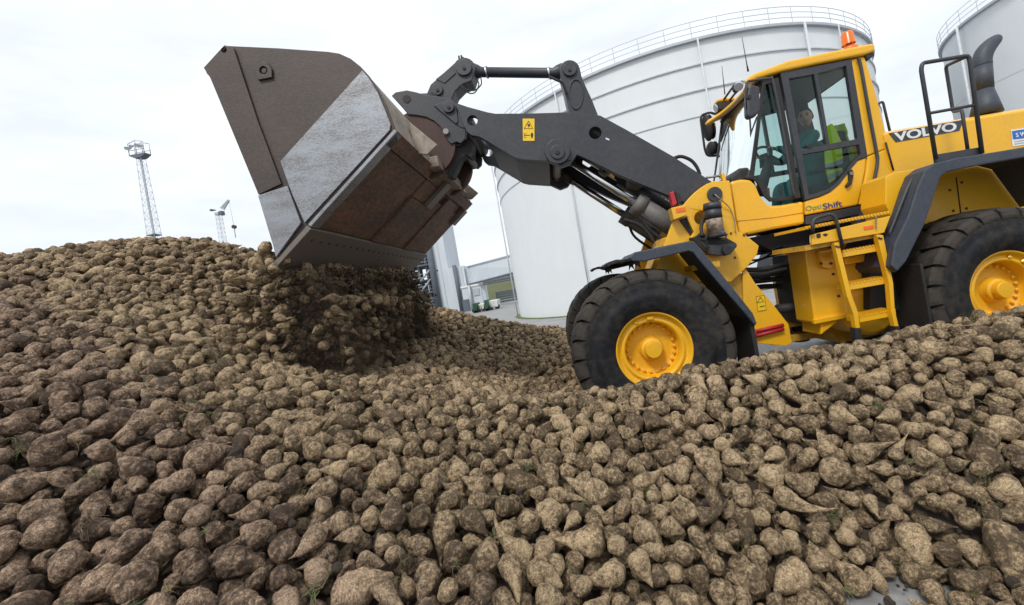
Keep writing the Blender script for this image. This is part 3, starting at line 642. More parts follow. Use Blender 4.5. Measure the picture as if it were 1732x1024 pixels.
disc('lock_bolt', 755, 224, 5.5, YK, 0.03, ST, cp, 8)
disc('coupler_slot', 688, 168, 7, YK, 0.006, BK, cp)
for a, b_ in (((690, 172), 0.07), ((765, 226), 0.09), ((772, 236), 0.06)):
    p = at(*a, YK); cyl('coupler_tube', (p.x, YK+0.06, p.z), (p.x, 2*YC-YK-0.06, p.z), b_, GR, cp)
plate('lock_wedge', [(771, 236), (787, 233), (801, 244), (800, 262), (796, 267), (789, 262), (780, 268), (766, 300), (757, 300), (757, 268)], 5.02, 0.16, BK, cp)
plate('lock_wedge', [(771, 236), (787, 233), (801, 244), (800, 262), (796, 267), (789, 262), (780, 268), (766, 300), (757, 300), (757, 268)], 5.80, 0.16, BK, cp)

# upper linkage on the centre line
YU = 5.36
lk = empty('tilt_linkage', (at(963, 190, YU).x, YC, at(963, 190, YU).z), parent=WL)
def arcpx(cx_, cy_, r, a0, a1, n=8): return [(cx_+r*math.cos(math.radians(a0+(a1-a0)*i/n)), cy_+r*math.sin(math.radians(a0+(a1-a0)*i/n))) for i in range(n+1)]
plate('front_lever', [(720, 162), (728, 143), (768, 107)]+arcpx(785, 116, 19, 210, 385, 10)+[(798, 137), (782, 143), (770, 155), (763, 170), (742, 176), (724, 172)], YU, 0.26, GR, lk, bevel=0.012)
plate('lever_web', [(737, 134), (763, 114), (771, 124), (752, 141)], YU-0.010, 0.012, GR, lk, bevel=0.004)
disc('pin_cap', 785, 116, 13.5, YU, 0.03, GR, lk); disc('pin_cap', 785, 116, 3, YU-0.03, 0.012, BK, lk, 8)
disc('pin_cap', 740, 153, 9.5, YU, 0.025, GR, lk); disc('pin_bolt', 740, 153, 3, YU-0.025, 0.012, BK, lk, 8)
plate('rear_lever', arcpx(963.5, 118.7, 17.5, 170, 350, 10)+[(984, 130), (990, 144), (1002, 170), (1016, 206), (966, 206), (962, 188), (954, 150)], YU, 0.26, GR, lk, bevel=0.012)
disc('pin_cap', 963.5, 118.7, 11.5, YU, 0.03, GR, lk); disc('pin_bolt', 963.5, 118.7, 3, YU-0.03, 0.012, BK, lk, 8)
ov = [(974.5+11*math.cos(t)*(1-0.12*math.sin(t)), 160+24*math.sin(t)) for t in np.linspace(0, 2*math.pi, 20)[:-1]]
OV = xz(ov, YU); link('lever_rim', plate_me([(a*1.0+(a-sum(q[0] for q in OV)/len(OV))*0.18, b_+(b_-sum(q[1] for q in OV)/len(OV))*0.1) for a, b_ in OV], YU-0.014, YU-0.002, [OV]), GR, lk, bevel=0.004)
YR = YU+0.13
tube('tilt_link', [at(800, 121, YR), at(808, 122, YR), at(815, 122.5, YR), at(935, 124, YR), at(942, 123, YR), at(952, 121, YR)], [0.10, 0.085, 0.062, 0.062, 0.085, 0.10], GR, lk, 16)
for x, y in ((822, 122.3), (928, 123.8)):
    p = at(x, y, YR); d = Vector((0.03, 0, 0)); tube('clamp_ring', [p-d*0.35, p+d*0.35], 0.070, CH, lk, 16)
    q = at(x, y-10, YR); tube('clamp_bolt', [q, q+Vector((0, 0, -0.16))], 0.012, ST, lk, 6)
tube('hose', smoothpath([at(803, 132, 5.3), at(810, 142, 5.28), at(804, 156, 5.28), at(794, 158, 5.3), at(783, 150, 5.3), at(776, 145, 5.3)]), 0.008, BK, lk, 6)
tube('hose', smoothpath([at(813, 131, 5.3), at(814, 143, 5.28), at(803, 153, 5.28), at(790, 152, 5.3), at(780, 146, 5.3)]), 0.008, BK, lk, 6)
tube('hose', smoothpath([at(929, 130, 5.3), at(942, 136, 5.28), at(952, 142, 5.3), at(958, 160, 5.33)]), 0.016, BK, lk, 8)
for x, y in ((776, 96), (780, 95), (783, 98)): tube('grease_nipple', [at(x+1, y+6, 5.45), at(x, y-1, 5.45)], 0.012, BK, lk, 6)
tube('link_stub', [at(742, 170, 5.40), at(700, 172, 5.40)], 0.09, GR, lk, 14)

# lift cylinders
def liftcyl(s):
    Y = my(5.06, s); L_ = lambda a, b_: Vector((at(a, b_, 5.06).x, Y, at(a, b_, 5.06).z))
    e = empty('lift_cylinder', L_(1138, 372), parent=WL)
    p0, p1, p2 = L_(943, 258), L_(1076, 344), L_(1165, 400)
    tube('rod', [p0.lerp(p1, 0.12), p1.lerp(p2, 0.2)], 0.047, CH, e, 20)
    cyl('rod_eye', p0+Vector((0, -0.06, 0)), p0+Vector((0, 0.06, 0)), 0.115, GR, e)
    tube('rod_neck', [p0+(p1-p0)*0.03, p0+(p1-p0)*0.2], [0.085, 0.055], GR, e, 16)
    tube('barrel', [p1, p2], 0.115, CY, e, 28); d = (p2-p1).normalized()
    tube('gland', [p1-d*0.02, p1+d*0.11], 0.128, CY, e, 28)
    cyl('barrel_eye', p2+Vector((0, -0.07, 0)), p2+Vector((0, 0.07, 0)), 0.14, YD, e)
    tube('oil_pipe', [p1+d*0.08+Vector((0.02, -0.02, -0.14)), p1+d*0.3+Vector((0.02, -0.03, -0.16)), p2+Vector((0.0, -0.03, -0.16))], 0.020, BK, e)
    tube('oil_hose', smoothpath([p1+d*0.05+Vector((0, -0.03, -0.13)), p1+d*0.15+Vector((-0.02, -0.04, -0.24)), p1+d*0.5+Vector((0, -0.04, -0.29)), p2+Vector((-0.1, 0, -0.30))]), 0.018, BK, e, 8)
liftcyl(1); liftcyl(-1)
tube('tilt_cylinder', [at(1049, 302, YC), at(1165, 372, YC)], 0.105, GR, WL, 24); tube('tilt_rod', [at(985, 262, YC), at(1052, 304, YC)], 0.055, CH, WL, 16)
disc('sheave', 1022, 290, 10, 5.3, 0.05, ST, WL); disc('sheave_bolt', 1022, 290, 2.5, 5.25, 0.02, BK, WL, 8)
plate('valve_block', [(1062, 300), (1086, 308), (1086, 318), (1064, 312)], 5.2, 0.2, CY, WL); 
tube('boom_hose', smoothpath([at(1140, 268, 5.3), at(1152, 265, 5.3), at(1168, 271, 5.3), at(1178, 282, 5.3), at(1184, 296, 5.3)]), 0.022, BK, WL, 8)
tube('boom_hose', smoothpath([at(1112, 315, 5.2), at(1122, 328, 5.2), at(1140, 340, 5.2)]), 0.012, BK, WL, 8)
tube('boom_hose', smoothpath([at(1056, 372, 5.0), at(1080, 380, 5.0), at(1096, 394, 5.0), at(1106, 410, 5.0)]), 0.022, BK, WL, 8)
tube('boom_hose', smoothpath([at(1092, 396, 5.1), at(1096, 388, 5.1), at(1106, 388, 5.1), at(1114, 402, 5.1), at(1118, 420, 5.1)]), 0.016, BK, WL, 8)

# ---------------------------------------------------------------- front frame
YT = 4.79
tower = [(1234, 305.5), (1208, 306.7), (1196, 311), (1185, 318), (1175, 326), (1166, 335), (1154, 349), (1140, 370), (1124, 414), (1112, 450), (1104, 476), (1237, 477), (1264, 452), (1281, 430), (1284, 416), (1260, 397), (1249, 392), (1244, 370)]
ff = empty('front_frame', (HUBF.x, YC, HZ), parent=WL)
TP = xz(tower, YT); hc = xz([(1186, 369)], YT)[0]
for s in (1, -1):
    y0 = YT if s > 0 else 2*YC-YT-0.05
    link('tower_plate', plate_me(TP, y0, y0+0.05, [circ(*hc, 0.075, 20)]), Y_, ff, bevel=0.008)
YI = 5.22
link('tower_inner', plate_me(xz([(1244, 318), (1200, 322), (1170, 348), (1140, 400), (1118, 470), (1240, 470), (1262, 440)], YT), YI, 2*YC-YI), YD, ff)
plate('tower_flange', [(1130, 400), (1119, 404), (1096, 470), (1112, 476)], YT+0.02, 0.35, YD, ff)
plate('stop_bracket', [(1135, 352), (1160, 346), (1162, 364), (1140, 372)], YT-0.14, 0.14, Y_, ff); plate('side_reflector', [(1143, 353), (1159, 350.5), (1160, 357.5), (1144, 360.5)], YT-0.146, 0.004, OR, ff, bevel=0.002)
plate('strut', [(1150, 372), (1160, 367), (1176, 396), (1170, 400)], YT-0.03, 0.03, BK, ff); plate('strut_plate', [(1161, 366), (1168, 363), (1187, 392), (1180, 398), (1172, 404), (1168, 402), (1174, 393)], YT-0.07, 0.068, Y_, ff)
plate('marker_lamp', [(1133, 326), (1140, 323), (1146, 345), (1138, 349)], YT-0.05, 0.08, RD, ff, bevel=0.01); plate('lamp_housing', [(1141, 323), (1150, 327), (1153, 342), (1147, 346)], YT-0.03, 0.10, BK, ff, bevel=0.01)
disc('boom_pivot_cap', 1208, 329.5, 12.5, YT, 0.03, GR, ff); disc('pivot_center', 1208, 329.5, 3, YT-0.03, 0.015, BK, ff, 10)
tube('grease_line', smoothpath([at(1209, 329, YT-0.05), at(1217, 336, YT-0.07), at(1234, 352, YT-0.03), at(1242, 372, YT-0.02), at(1244, 394, YT-0.02)]), 0.006, ST, ff, 6)
for x, y in ((1258, 398), (1263, 396), (1243, 436), (1236, 395)): disc('bolt', x, y, 1.9, YT, 0.012, RB, ff, 8)
# automatic grease pump
gp = empty('grease_pump', at(1208, 420, 4.62), parent=WL)
gc0, gc1, gc2, gc3 = at(1204, 344, 4.62), at(1205, 354, 4.62), at(1211, 396, 4.62), at(1212, 402, 4.62)
GRS = paint('grease_pot', (0.16, 0.12, 0.09), 0.3, dirt=(0.42, 0.34, 0.25), amount=0.9, scale=9, fine=22, lo=0.5, hi=0.62)
tube('lid', [gc0, gc1], [0.090, 0.098], GR, gp, 24); tube('reservoir', [gc1, gc2], 0.088, GRS, gp, 24); tube('reservoir_upper', [gc1, gc1.lerp(gc2, 0.4)], 0.0895, GR, gp, 24); tube('collar', [gc2, gc3], 0.100, BK, gp, 24)
plate('mount', [(1170, 403), (1190, 394), (1198, 402), (1228, 402), (1246, 412), (1245, 418), (1236, 428), (1226, 432), (1200, 430), (1190, 424)], 4.66, 0.12, BK, gp)
plate('mount_plate', [(1198, 415), (1246, 412), (1247, 417), (1237, 429), (1226, 433), (1199, 430)], 4.60, 0.03, GR, gp); disc('motor', 1228, 424, 8, 4.60, 0.05, BK, gp)
plate('data_label', [(1219, 391), (1224, 390), (1225, 396), (1220, 397)], 4.53, 0.004, BU, gp, bevel=0)
for a, b_ in (((1184, 404), (1196, 396)), ((1186, 410), (1200, 418)), ((1214, 404), (1230, 396))): tube('hose', smoothpath([at(*a, 4.58), at((a[0]+b_[0])/2+3, (a[1]+b_[1])/2+5, 4.54), at(*b_, 4.58)]), 0.008, BK, gp, 6)
tube('hose', smoothpath([at(1190, 370, 4.7), at(1186, 384, 4.66), at(1188, 400, 4.62)]), 0.02, BK, gp, 8)
# lower frame
low = [(1100, 470), (1237, 470), (1258, 457), (1262, 455), (1278, 480), (1310, 518), (1322, 537), (1334, 549), (1340, 580), (1330, 586), (1281, 581), (1240, 574), (1160, 590), (1090, 560)]
YL = 4.86
link('frame_box', plate_me(xz([(1100, 470), (1237, 470), (1256, 462), (1262, 500), (1268, 570), (1240, 574), (1160, 590), (1090, 560)], YL), YL, 2*YC-YL), YD, ff, bevel=0.01)
link('frame_cheek', plate_me(xz(low[1:12], YL), 2*YC-YL-0.05, 2*YC-YL), YD, ff, bevel=0.006)
plate('frame_cheek', [(1256, 460), (1262, 455), (1278, 480), (1310, 518), (1334, 549), (1340, 580), (1330, 586), (1281, 581), (1262, 575), (1258, 520)], YL-0.03, 0.028, Y_, ff)
plate('frame_sticker', [(1279, 502), (1293, 499.5), (1296, 524), (1282, 527)], YL-0.034, 0.002, YS, ff, bevel=0)
ln('warning_triangle', [(1286, 503), (1281, 512), (1292, 510), (1286, 503)], YL-0.037, 0.003, BK, ff)
ln('sticker_border', [(1279, 502), (1293, 499.5), (1296, 524), (1282, 527), (1279, 502)], YL-0.037, 0.002, BK, ff); ln('warning_arrow', [(1285, 519), (1293, 517.5)], YL-0.037, 0.004, BK, ff)
for dy in (0, 8): tube('lock_bar', [at(1277, 561+dy, YL-0.06), at(1325, 550+dy*0.8, YL-0.06)], 0.020, RD, ff, 10)
tube('lock_bar_end', [at(1276, 558, YL-0.06), at(1277, 572, YL-0.06)], 0.022, RD, ff, 10)
# front fenders
def fender(s):
    Y = 4.12; Z_ = lambda pts: xz(pts, Y)
    e = empty('front_fender', (HUBF.x, my(4.4, s), 1.7), parent=WL)
    top = [(1064, 436), (1073, 427), (1120, 417), (1165, 408), (1174, 408), (1186, 421), (1232, 477), (1274, 530), (1281, 548)]
    bot = [(1277, 551), (1264, 535), (1222, 487), (1179, 436), (1173, 428), (1165, 425), (1131, 433), (1089, 443), (1070, 442)]
    y0, y1 = (Y, Y+0.03) if s > 0 else (2*YC-Y-0.03, 2*YC-Y)
    link('skirt', plate_me(Z_(top+bot), y0, y1), FE, e, bevel=0.012)
    tp = Z_(top); ip = [(x+dx, z-0.03) for (x, z), dx in zip(tp, (0.01, 0.01, 0, 0, 0, -0.02, -0.02, -0.02, -0.02))]
    strip('top_sheet', [(x, z-0.004) for x, z in tp], ip, my(Y+0.031, s), my(4.74, s), FE, e)
    fl = Z_([(1062, 437), (1046, 437), (1034, 441), (1029, 445), (1036, 448), (1050, 449), (1068, 443)])
    fl = [(x+0.02, z) for x, z in fl]
    strip('front_lip', fl[:4], [(x+0.015, z-0.03) for x, z in fl[:4]], my(4.42, s), my(4.74, s), BK, e)
    for yy in (4.25, 4.6):
        a = Z_([(1075, 440)])[0]; plate('clip', [(a[0], a[1]), (a[0]+0.07, a[1]), (a[0]+0.06, a[1]-0.05), (a[0]+0.065, a[1]-0.09), (a[0]+0.035, a[1]-0.05), (a[0]+0.005, a[1]-0.09), (a[0]+0.015, a[1]-0.05)], my(yy, s), 0.02, BK, e, raw=True, bevel=0)
    f0 = at(1262, 535, 4.3); 
    link('mud_flap', box_me((f0.x-0.02, my(4.2, s)-0.0, 0.28), (f0.x+0.02, my(4.66, s), f0.z+0.05)), BK, e, bevel=0.005)
    st_ = at(1168, 440, 4.7); link('bracket', box_me((st_.x-0.05, my(4.55, s), st_.z-0.12), (st_.x+0.25, my(4.86, s), st_.z-0.06)), YD, e)
fender(1); fender(-1)

# ---------------------------------------------------------------- articulation joint
aj = empty('articulation_joint', (at(1340, 500, YC).x, YC, 0.5), parent=WL)
for z0, z1 in ((0.42, 0.50), (0.60, 0.66), (1.26, 1.32)):
    x0 = at(1285, 560, YC).x; x1 = at(1400, 540, YC).x
    box('hinge_plate', (x0, YC-0.26, z0), (x1, YC+0.26, z1), YD if z0 < 1 else GR, aj)
xp = at(1345, 520, YC).x
cyl('hinge_pin', (xp, YC, 0.36), (xp, YC, 1.36), 0.10, GR, aj)
for i, (ya, yb) in enumerate(((457, 446), (468, 452), (478, 469), (489, 483))):
    Y = 5.05+0.12*i
    tube('hydraulic_hose', smoothpath([at(1258, ya, Y), at(1290, ya-1-i, Y), at(1320, (ya+yb)/2-2, Y), at(1352, yb, Y)]), (0.030, 0.042, 0.032, 0.032)[i], BK, aj, 10)
for i in range(5): tube('cable', smoothpath([at(1262+5*i, 450-9*i, 5.2), at(1285+4*i, 440-6*i+4*(i % 2), 5.25), at(1310, 432-5*i, 5.3), at(1350, 424-4*i, 5.3)]), 0.012, BK, aj, 6)
tube('steering_cylinder', [at(1314, 524, 5.1), at(1366, 516, 5.1)], 0.060, BK, aj, 16); tube('steering_rod', [at(1290, 530, 5.1), at(1320, 523, 5.1)], 0.032, CH, aj, 12)
plate('rear_hinge_post', [(1330, 425), (1345, 425), (1350, 520), (1336, 522)], 5.9, 0.12, YD, aj); plate('rear_hinge_post', [(1308, 448), (1318, 446), (1328, 520), (1320, 522)], 6.2, 0.10, YD, aj)
plate('valve_bank', [(1343, 430), (1366, 428), (1378, 545), (1362, 550), (1348, 470)], 4.95, 0.5, BK, aj); 
plate('hose_plate', [(1342, 449), (1347, 444), (1352, 445), (1357, 450), (1356, 461), (1344, 463)], 4.90, 0.03, GV, aj, bevel=0.004); disc('gauge', 1349, 453, 4, 4.90, 0.012, ST, aj)
plate('label_strip', [(1358, 477), (1366, 476), (1376, 537), (1368, 541)], 4.90, 0.02, WH, aj, bevel=0.003); plate('label_red', [(1369, 516), (1372, 515.5), (1374.5, 530), (1371.5, 531)], 4.895, 0.004, RD, aj, bevel=0)
for i in range(6): plate('label_mark', [(1361.5+1.3*i, 484+5*i), (1364.5+1.3*i, 483.5+5*i), (1365+1.3*i, 486.5+5*i), (1362+1.3*i, 487+5*i)], 4.895, 0.004, BK, aj, bevel=0)
# ---------------------------------------------------------------- rear frame, platform and ladder
rf = empty('rear_frame', (HUBR.x, YC, HZ), parent=WL)
XR = HUBR.x
x0 = at(1366, 500, 4.7).x
link('frame_box', plate_me([(x0+0.35, 0.50), (x0+0.45, 0.36), (XR+1.35, 0.52), (XR+1.35, 1.25), (x0+0.35, 1.35)], 5.0, 2*YC-5.0), YD, rf, bevel=0.02)
plate('side_tank', [(1361, 424), (1400, 418), (1468, 440), (1471, 523), (1450, 545), (1418, 539), (1417, 545), (1389, 567), (1388, 550), (1378, 546)], 4.62, 0.35, Y_, rf, bevel=0.012)
plate('tank_foot', [(1377, 541), (1450, 527), (1449, 535), (1378, 549)], 4.58, 0.05, Y_, rf); plate('step_bracket', [(1385, 425), (1410, 420), (1412, 445), (1405, 455), (1392, 452)], 4.55, 0.07, Y_, rf)
plate('step_bracket', [(1428, 436), (1484, 427), (1478, 440), (1430, 448)], 4.5, 0.1, Y_, rf)
for x, y in ((1409, 464), (1418, 501), (1464, 495), (1388, 446), (1405, 446)): disc('bolt', x, y, 2.4, 4.62 if y > 450 else 4.55, 0.014, RB, rf, 8)
link('fuel_tank', lathe_me([(0.01, 4.60), (0.26, 4.60), (0.30, 4.65), (0.30, 5.1), (0.01, 5.1)], 32), Y_, rf, smooth=False, bevel=0.01).location += Vector((at(1476, 535, 4.6).x, 0, at(1476, 520, 4.6).z))
plate('battery_box', [(1471, 440), (1509, 432), (1513, 455), (1535, 450), (1537, 526), (1472, 524)], 4.5, 0.5, BK, rf)
plate('under_cab_unit', [(1258, 404), (1370, 385), (1370, 416), (1340, 424), (1322, 418), (1306, 424), (1284, 414), (1264, 412)], 5.05, 0.8, BK, rf)
pl = empty('access_platform', at(1430, 385, 4.3), parent=WL)
plate('platform_panel', [(1374, 397), (1507, 365), (1496, 394), (1374, 415)], 4.22, 0.04, Y_, pl)
link('deck', plate_me(xz([(1361, 384), (1504, 357), (1504, 362), (1361, 389)], 4.22), 4.22, 4.80), Y_, pl)
for i in range(26):
    t_ = i/25; p = at(1364+138*t_, 385-26*t_, 4.205); box('deck_tooth', (p.x-0.008, 4.207, p.z-0.008), (p.x+0.008, 4.3, p.z+0.012), Y_, pl, 0)
link('under_deck', plate_me(xz([(1366, 415), (1496, 394), (1494, 400), (1366, 424)], 4.22), 4.262, 4.9), YD, pl)
plate('reflector', [(1461, 383.5), (1477, 381), (1478, 387), (1462, 389.5)], 4.214, 0.005, OR, pl, bevel=0.001)
plate('socket', [(1381, 396), (1388, 394.5), (1388.5, 402), (1382, 403)], 4.212, 0.007, BK, pl, bevel=0.003); plate('socket', [(1392, 397), (1396, 395), (1401, 396), (1397, 400)], 4.212, 0.007, BK, pl, bevel=0.002)
for i in range(6): 
    p = at(1481+0.6*(i % 2), 368+i*3.4, 4.205); cyl('chain_link', p, p+Vector((0, -0.008, 0)), 0.009, ST, pl, 8)
tube('grab_handle', roundpath([at(1375, 394, 4.19), at(1374, 371, 4.19), at(1405, 362, 4.19), at(1414, 370, 4.19), at(1425, 417, 4.19)], 0.06), 0.016, GR, pl)
# ladder
ld = empty('ladder', at(1455, 580, 4.3), parent=WL)
Ys = 4.20
def stile(pts):
    P = xz(pts, Ys); n = len(P)//2
    link('stile', plate_me(P, Ys, Ys+0.06), Y_, ld, bevel=0.004)
stile([(1411, 411), (1419, 410), (1441, 500), (1452, 530), (1455, 557), (1448, 557), (1444, 533), (1433, 502)])
stile([(1483, 397), (1494, 398), (1511, 479), (1514, 526), (1521, 555), (1514, 556), (1508, 528), (1504, 480)])
plate('stile_foot', [(1446, 555), (1457, 555), (1460, 582), (1449, 582)], Ys-0.01, 0.08, BK, ld); plate('stile_foot', [(1514, 552), (1522, 552), (1528, 575), (1519, 577)], Ys-0.01, 0.08, BK, ld)
for a, b_ in (((1424, 426), (1496, 413)), ((1437, 481), (1509, 468)), ((1454, 536), (1515, 524))):
    plate('rung', [a, b_, (b_[0]+1, b_[1]+10), (a[0]+1, a[1]+10)], Ys+0.062, 0.20, Y_, ld, bevel=0.003)
    p0, p1 = at(*a, Ys+0.06), at(*b_, Ys+0.06)
    for i in range(13):
        p = p0.lerp(p1, (i+0.5)/13); box('rung_tooth', (p.x-0.008, Ys+0.055, p.z-0.004), (p.x+0.008, Ys+0.25, p.z+0.012), Y_, ld, 0)
for x, y in ((1414, 417), (1418, 418), (1486, 403), (1490, 404)): disc('bolt', x, y, 1.8, Ys, 0.01, RB, ld, 8)

# ---------------------------------------------------------------- rear fender, handrail, hood, exhaust
YF = 4.12
fe_out = [(1698, 254.6), (1663, 260), (1620, 267), (1581, 276), (1564, 289), (1553, 315), (1535, 370), (1513, 414), (1508, 450), (1518, 460), (1533, 443), (1565, 379), (1591, 300), (1602, 291.5), (1640, 283), (1683, 275)]
zt = at(1698, 254.6, YF).z; xr = XR
def rfender(s):
    P = xz(fe_out, YF); nO = 9
    outer = P[:10][::-1]; inner = P[10:]            # outer: bottom front .. top ; inner: bottom .. top
    tailo = [(xr+0.55, zt), (xr+0.72, zt-0.08), (xr+0.95, zt-0.55)]; taili = [(xr+0.50, zt-0.10), (xr+0.62, zt-0.15), (xr+0.84, zt-0.57)]
    poly = outer+tailo+taili[::-1]+inner[::-1]
    e = empty('rear_fender', (xr, my(4.4, s), zt), parent=WL)
    y0, y1 = (YF, YF+0.03) if s > 0 else (2*YC-YF-0.03, 2*YC-YF)
    link('skirt', plate_me(poly, y0, y1), FE, e, bevel=0.014)
    sh = outer+tailo
    strip('top_sheet', [(x+0.003, z-0.003) for x, z in sh], inset2(sh, 0.03), my(YF+0.031, s), my(4.84, s), FE, e)
def inset2(P, d):
    o = []
    for i, p in enumerate(P):
        a, c = P[max(i-1, 0)], P[min(i+1, len(P)-1)]; tx, tz = c[0]-a[0], c[1]-a[1]; l_ = math.hypot(tx, tz) or 1; nx, nz = tz/l_, -tx/l_
        if (xr-p[0])*nx+(HZ-p[1])*nz < 0: nx, nz = -nx, -nz
        o.append((p[0]+nx*d, p[1]+nz*d))
    return o
rfender(1); rfender(-1)
p = at(1523, 455, 4.5); box('mud_flap', (p.x-0.08, 4.16, 0.55), (p.x-0.05, 4.72, p.z+0.05), BK, WL)
# yellow pillar in front of the rear fender with its grab rail
plate('fender_panel', [(1498, 300), (1512, 292), (1556, 285), (1548, 318), (1516, 405), (1507, 412), (1500, 402), (1507, 365), (1498, 345)], 4.35, 0.35, Y_, WL)
tube('grab_rail', roundpath([at(1558, 300, 4.30), at(1544, 300, 4.26), at(1535, 318, 4.24), at(1504, 396, 4.24), at(1508, 407, 4.28), at(1514, 408, 4.33)], 0.07), 0.017, GR, WL)
hd = empty('engine_hood', (xr, YC, 2.3), parent=WL)
YH = 4.86
hx0 = at(1497, 240, YH).x; ztop = at(1497, 221.5, YH).z; ztop2 = at(1732, 190, YH).z
hb = at(1560, 285, YH).z
# cross-section with chamfer: side, sloping band, top
zb = at(1513, 243, YH).z; hx1 = xr+1.75
def hood():
    sec = [(YH, 1.15), (YH, zb), (YH, ztop-0.03), (YH+0.10, ztop+0.01), (YH+0.26, ztop+0.035), (YC, ztop+0.06)]
    sec = sec+[(2*YC-y, z) for y, z in sec[:-1][::-1]]
    V = []; n = len(sec)
    xs = [hx0, hx0+0.02, hx1-0.35, hx1-0.08, hx1]; dz = [0, 0, -0.02, -0.10, -0.35]
    for x, d in zip(xs, dz):
        for y, z in sec: V.append((x+(0.10 if z < zb-0.3 and x < hx0+0.1 else 0), y, z+(d if z > 2 else 0)))
    Fs = []
    for i in range(len(xs)-1):
        for j in range(n-1): Fs.append((i*n+j, (i+1)*n+j, (i+1)*n+j+1, i*n+j+1))
    Fs += [tuple(range(n)), tuple((len(xs)-1)*n+j for j in range(n-1, -1, -1))]
    return fix(pyd(V, Fs))
link('hood_shell', hood(), Y_, hd, bevel=0.02, seg=3)
def sill_y(px, py): return None
dk = xz([(1502, 222.5), (1626, 204), (1628, 210), (1622, 222), (1513, 242)], YH+0.02)
zl, zh = zb+0.01, ztop-0.035; bxa, bxb = at(1502, 222, YH).x, at(1628, 210, YH).x
plate('name_band', [(bxa, zh), (bxb-0.01, zh), (bxb, zh-0.03), (bxb-0.05, zl), (bxa+0.06, zl)], YH-0.004, 0.002, FE, hd, bevel=0, raw=True)
to = text('maker_name', 'VOLVO', 1565, 222, 15, YH-0.008, WH, hd, wpx=102, off=0.035)
to.location.z = (zl+zh)/2-hd.location.z
plate('hood_sticker', [(1710, 220), (1745, 215), (1748, 243), (1713, 248)], YH-0.006, 0.003, WH, hd, bevel=0); plate('hood_sticker_blue', [(1712, 222), (1745, 217), (1746, 232), (1714, 236)], YH-0.010, 0.003, BU, hd, bevel=0)
text('sticker_lettering', 'S W', 1727, 227.5, 7, YH-0.013, WH, hd, off=0.02)
for i in range(2): plate('sticker_line', [(1716, 239+4*i), (1745, 235+4*i), (1745, 236.5+4*i), (1716, 240.5+4*i)], YH-0.009, 0.002, GV, hd, bevel=0)
# seams of the lower side panel
for px in (1617, ): tube('panel_gap', [at(px, 300, YH-0.001), at(px+8, 362, YH-0.001)], 0.007, BK, hd, 5)
tube('panel_gap', [at(1558, 382, YH-0.001), at(1600, 370, YH-0.001)], 0.007, BK, hd, 5)
for x, y in ((1606, 322), (1626, 309), (1612, 357), (1634, 353), (1722, 331), (1591, 392)): disc('bolt', x, y, 2.2, YH, 0.01, RB, hd, 8)
tube('hood_front_gap', [at(1498, 241, YH-0.002), at(1511, 288, YH-0.002)], 0.010, BK, hd, 6)
# exhaust
ex = empty('exhaust_stack', at(1668, 195, 5.2), parent=WL); YX = 5.2
tube('stack_cone', [at(1668.5, 194, YX), at(1667, 178, YX), at(1664.5, 151, YX)], [0.150, 0.126, 0.082], FE, ex, 28)
tube('stack_pipe', [at(1664.5, 151.5, YX), at(1661.5, 110, YX)], 0.088, FE, ex, 28)
el = smoothpath([at(1661.5, 112, YX), at(1661, 102, YX), at(1665, 89, YX), at(1674, 77, YX), at(1684, 68, YX), at(1689, 64, YX)], 5)
rr = [0.090-0.050*max(0, (i/(len(el)-1)-0.35)/0.65)**1.5 for i in range(len(el))]
tube('elbow', el, rr, FE, ex, 28)
# handrail on the fender
hr = empty('fender_handrail', at(1620, 262, 4.3), parent=WL); YHR = 4.20
tube('rail_frame', roundpath([at(1583, 270, YHR), at(1558, 118, YHR), at(1560, 107, YHR), at(1639, 94, YHR), at(1661, 260, YHR)], 0.05), 0.019, GR, hr)
tube('rail_bar', [at(1571, 192, YHR), at(1649, 178, YHR)], 0.015, GR, hr)
tube('rail_return', roundpath([at(1637, 95, YHR), at(1602, 111, 4.6), at(1600, 115, 4.62), at(1612, 190, 4.62), at(1627, 186, 4.4), at(1637, 255, 4.35)], 0.05), 0.016, GR, hr)
plate('toe_board', [(1580, 262), (1663, 248), (1664, 260), (1582, 276)], YHR+0.02, 0.02, GR, hr)
tube('rear_rail', roundpath([at(1483, 178, 6.2), at(1493, 171, 6.2), at(1505, 222, 6.2)], 0.05), 0.017, GR, hr)

# ---------------------------------------------------------------- cab
cb = empty('cab', at(1370, 360, 4.8), parent=WL)
YS_ = 4.88; YFAR = 2*YC-YS_
def cabplate(name, pts, mat, thick=0.05, far=True, bevel=0.01, holes=(), dY=0.0):
    P = xz(pts, YS_); H = [xz(h, YS_) for h in holes]
    link(name, plate_me(P, YS_+dY, YS_+dY+thick, H), mat, cb, bevel=bevel)
    if far: link(name, plate_me(P, YFAR-dY-thick, YFAR-dY, H), mat, cb, bevel=bevel)
# lower body: front skirt and door panel
cabplate('lower_body', [(1236, 307), (1254, 303), (1270, 304), (1279, 313), (1286, 330), (1296, 343), (1304, 348), (1322, 347), (1360, 340), (1362, 379), (1310, 388), (1252, 400), (1246, 372)], Y_, 0.10, bevel=0.03)
tube('body_crease', [at(1247, 374, YS_-0.001), at(1310, 368, YS_-0.001), at(1361, 359.5, YS_-0.001)], 0.005, YD, cb, 6)
cabplate('door_panel', [(1362, 340), (1386, 333), (1404, 325), (1420, 311), (1440, 284), (1450, 272), (1466, 266), (1464, 290), (1452, 347), (1363, 364)], Y_, 0.06, bevel=0.018)
cabplate('rear_quarter', [(1467.5, 265), (1503, 250), (1511, 285), (1511, 300), (1496, 336), (1492, 340), (1454, 346.5), (1465, 292)], Y_, 0.10, bevel=0.018)
cabplate('sill', [(1363, 366), (1494, 341), (1499, 353), (1372, 380), (1363, 380)], GR, 0.12, bevel=0.006)
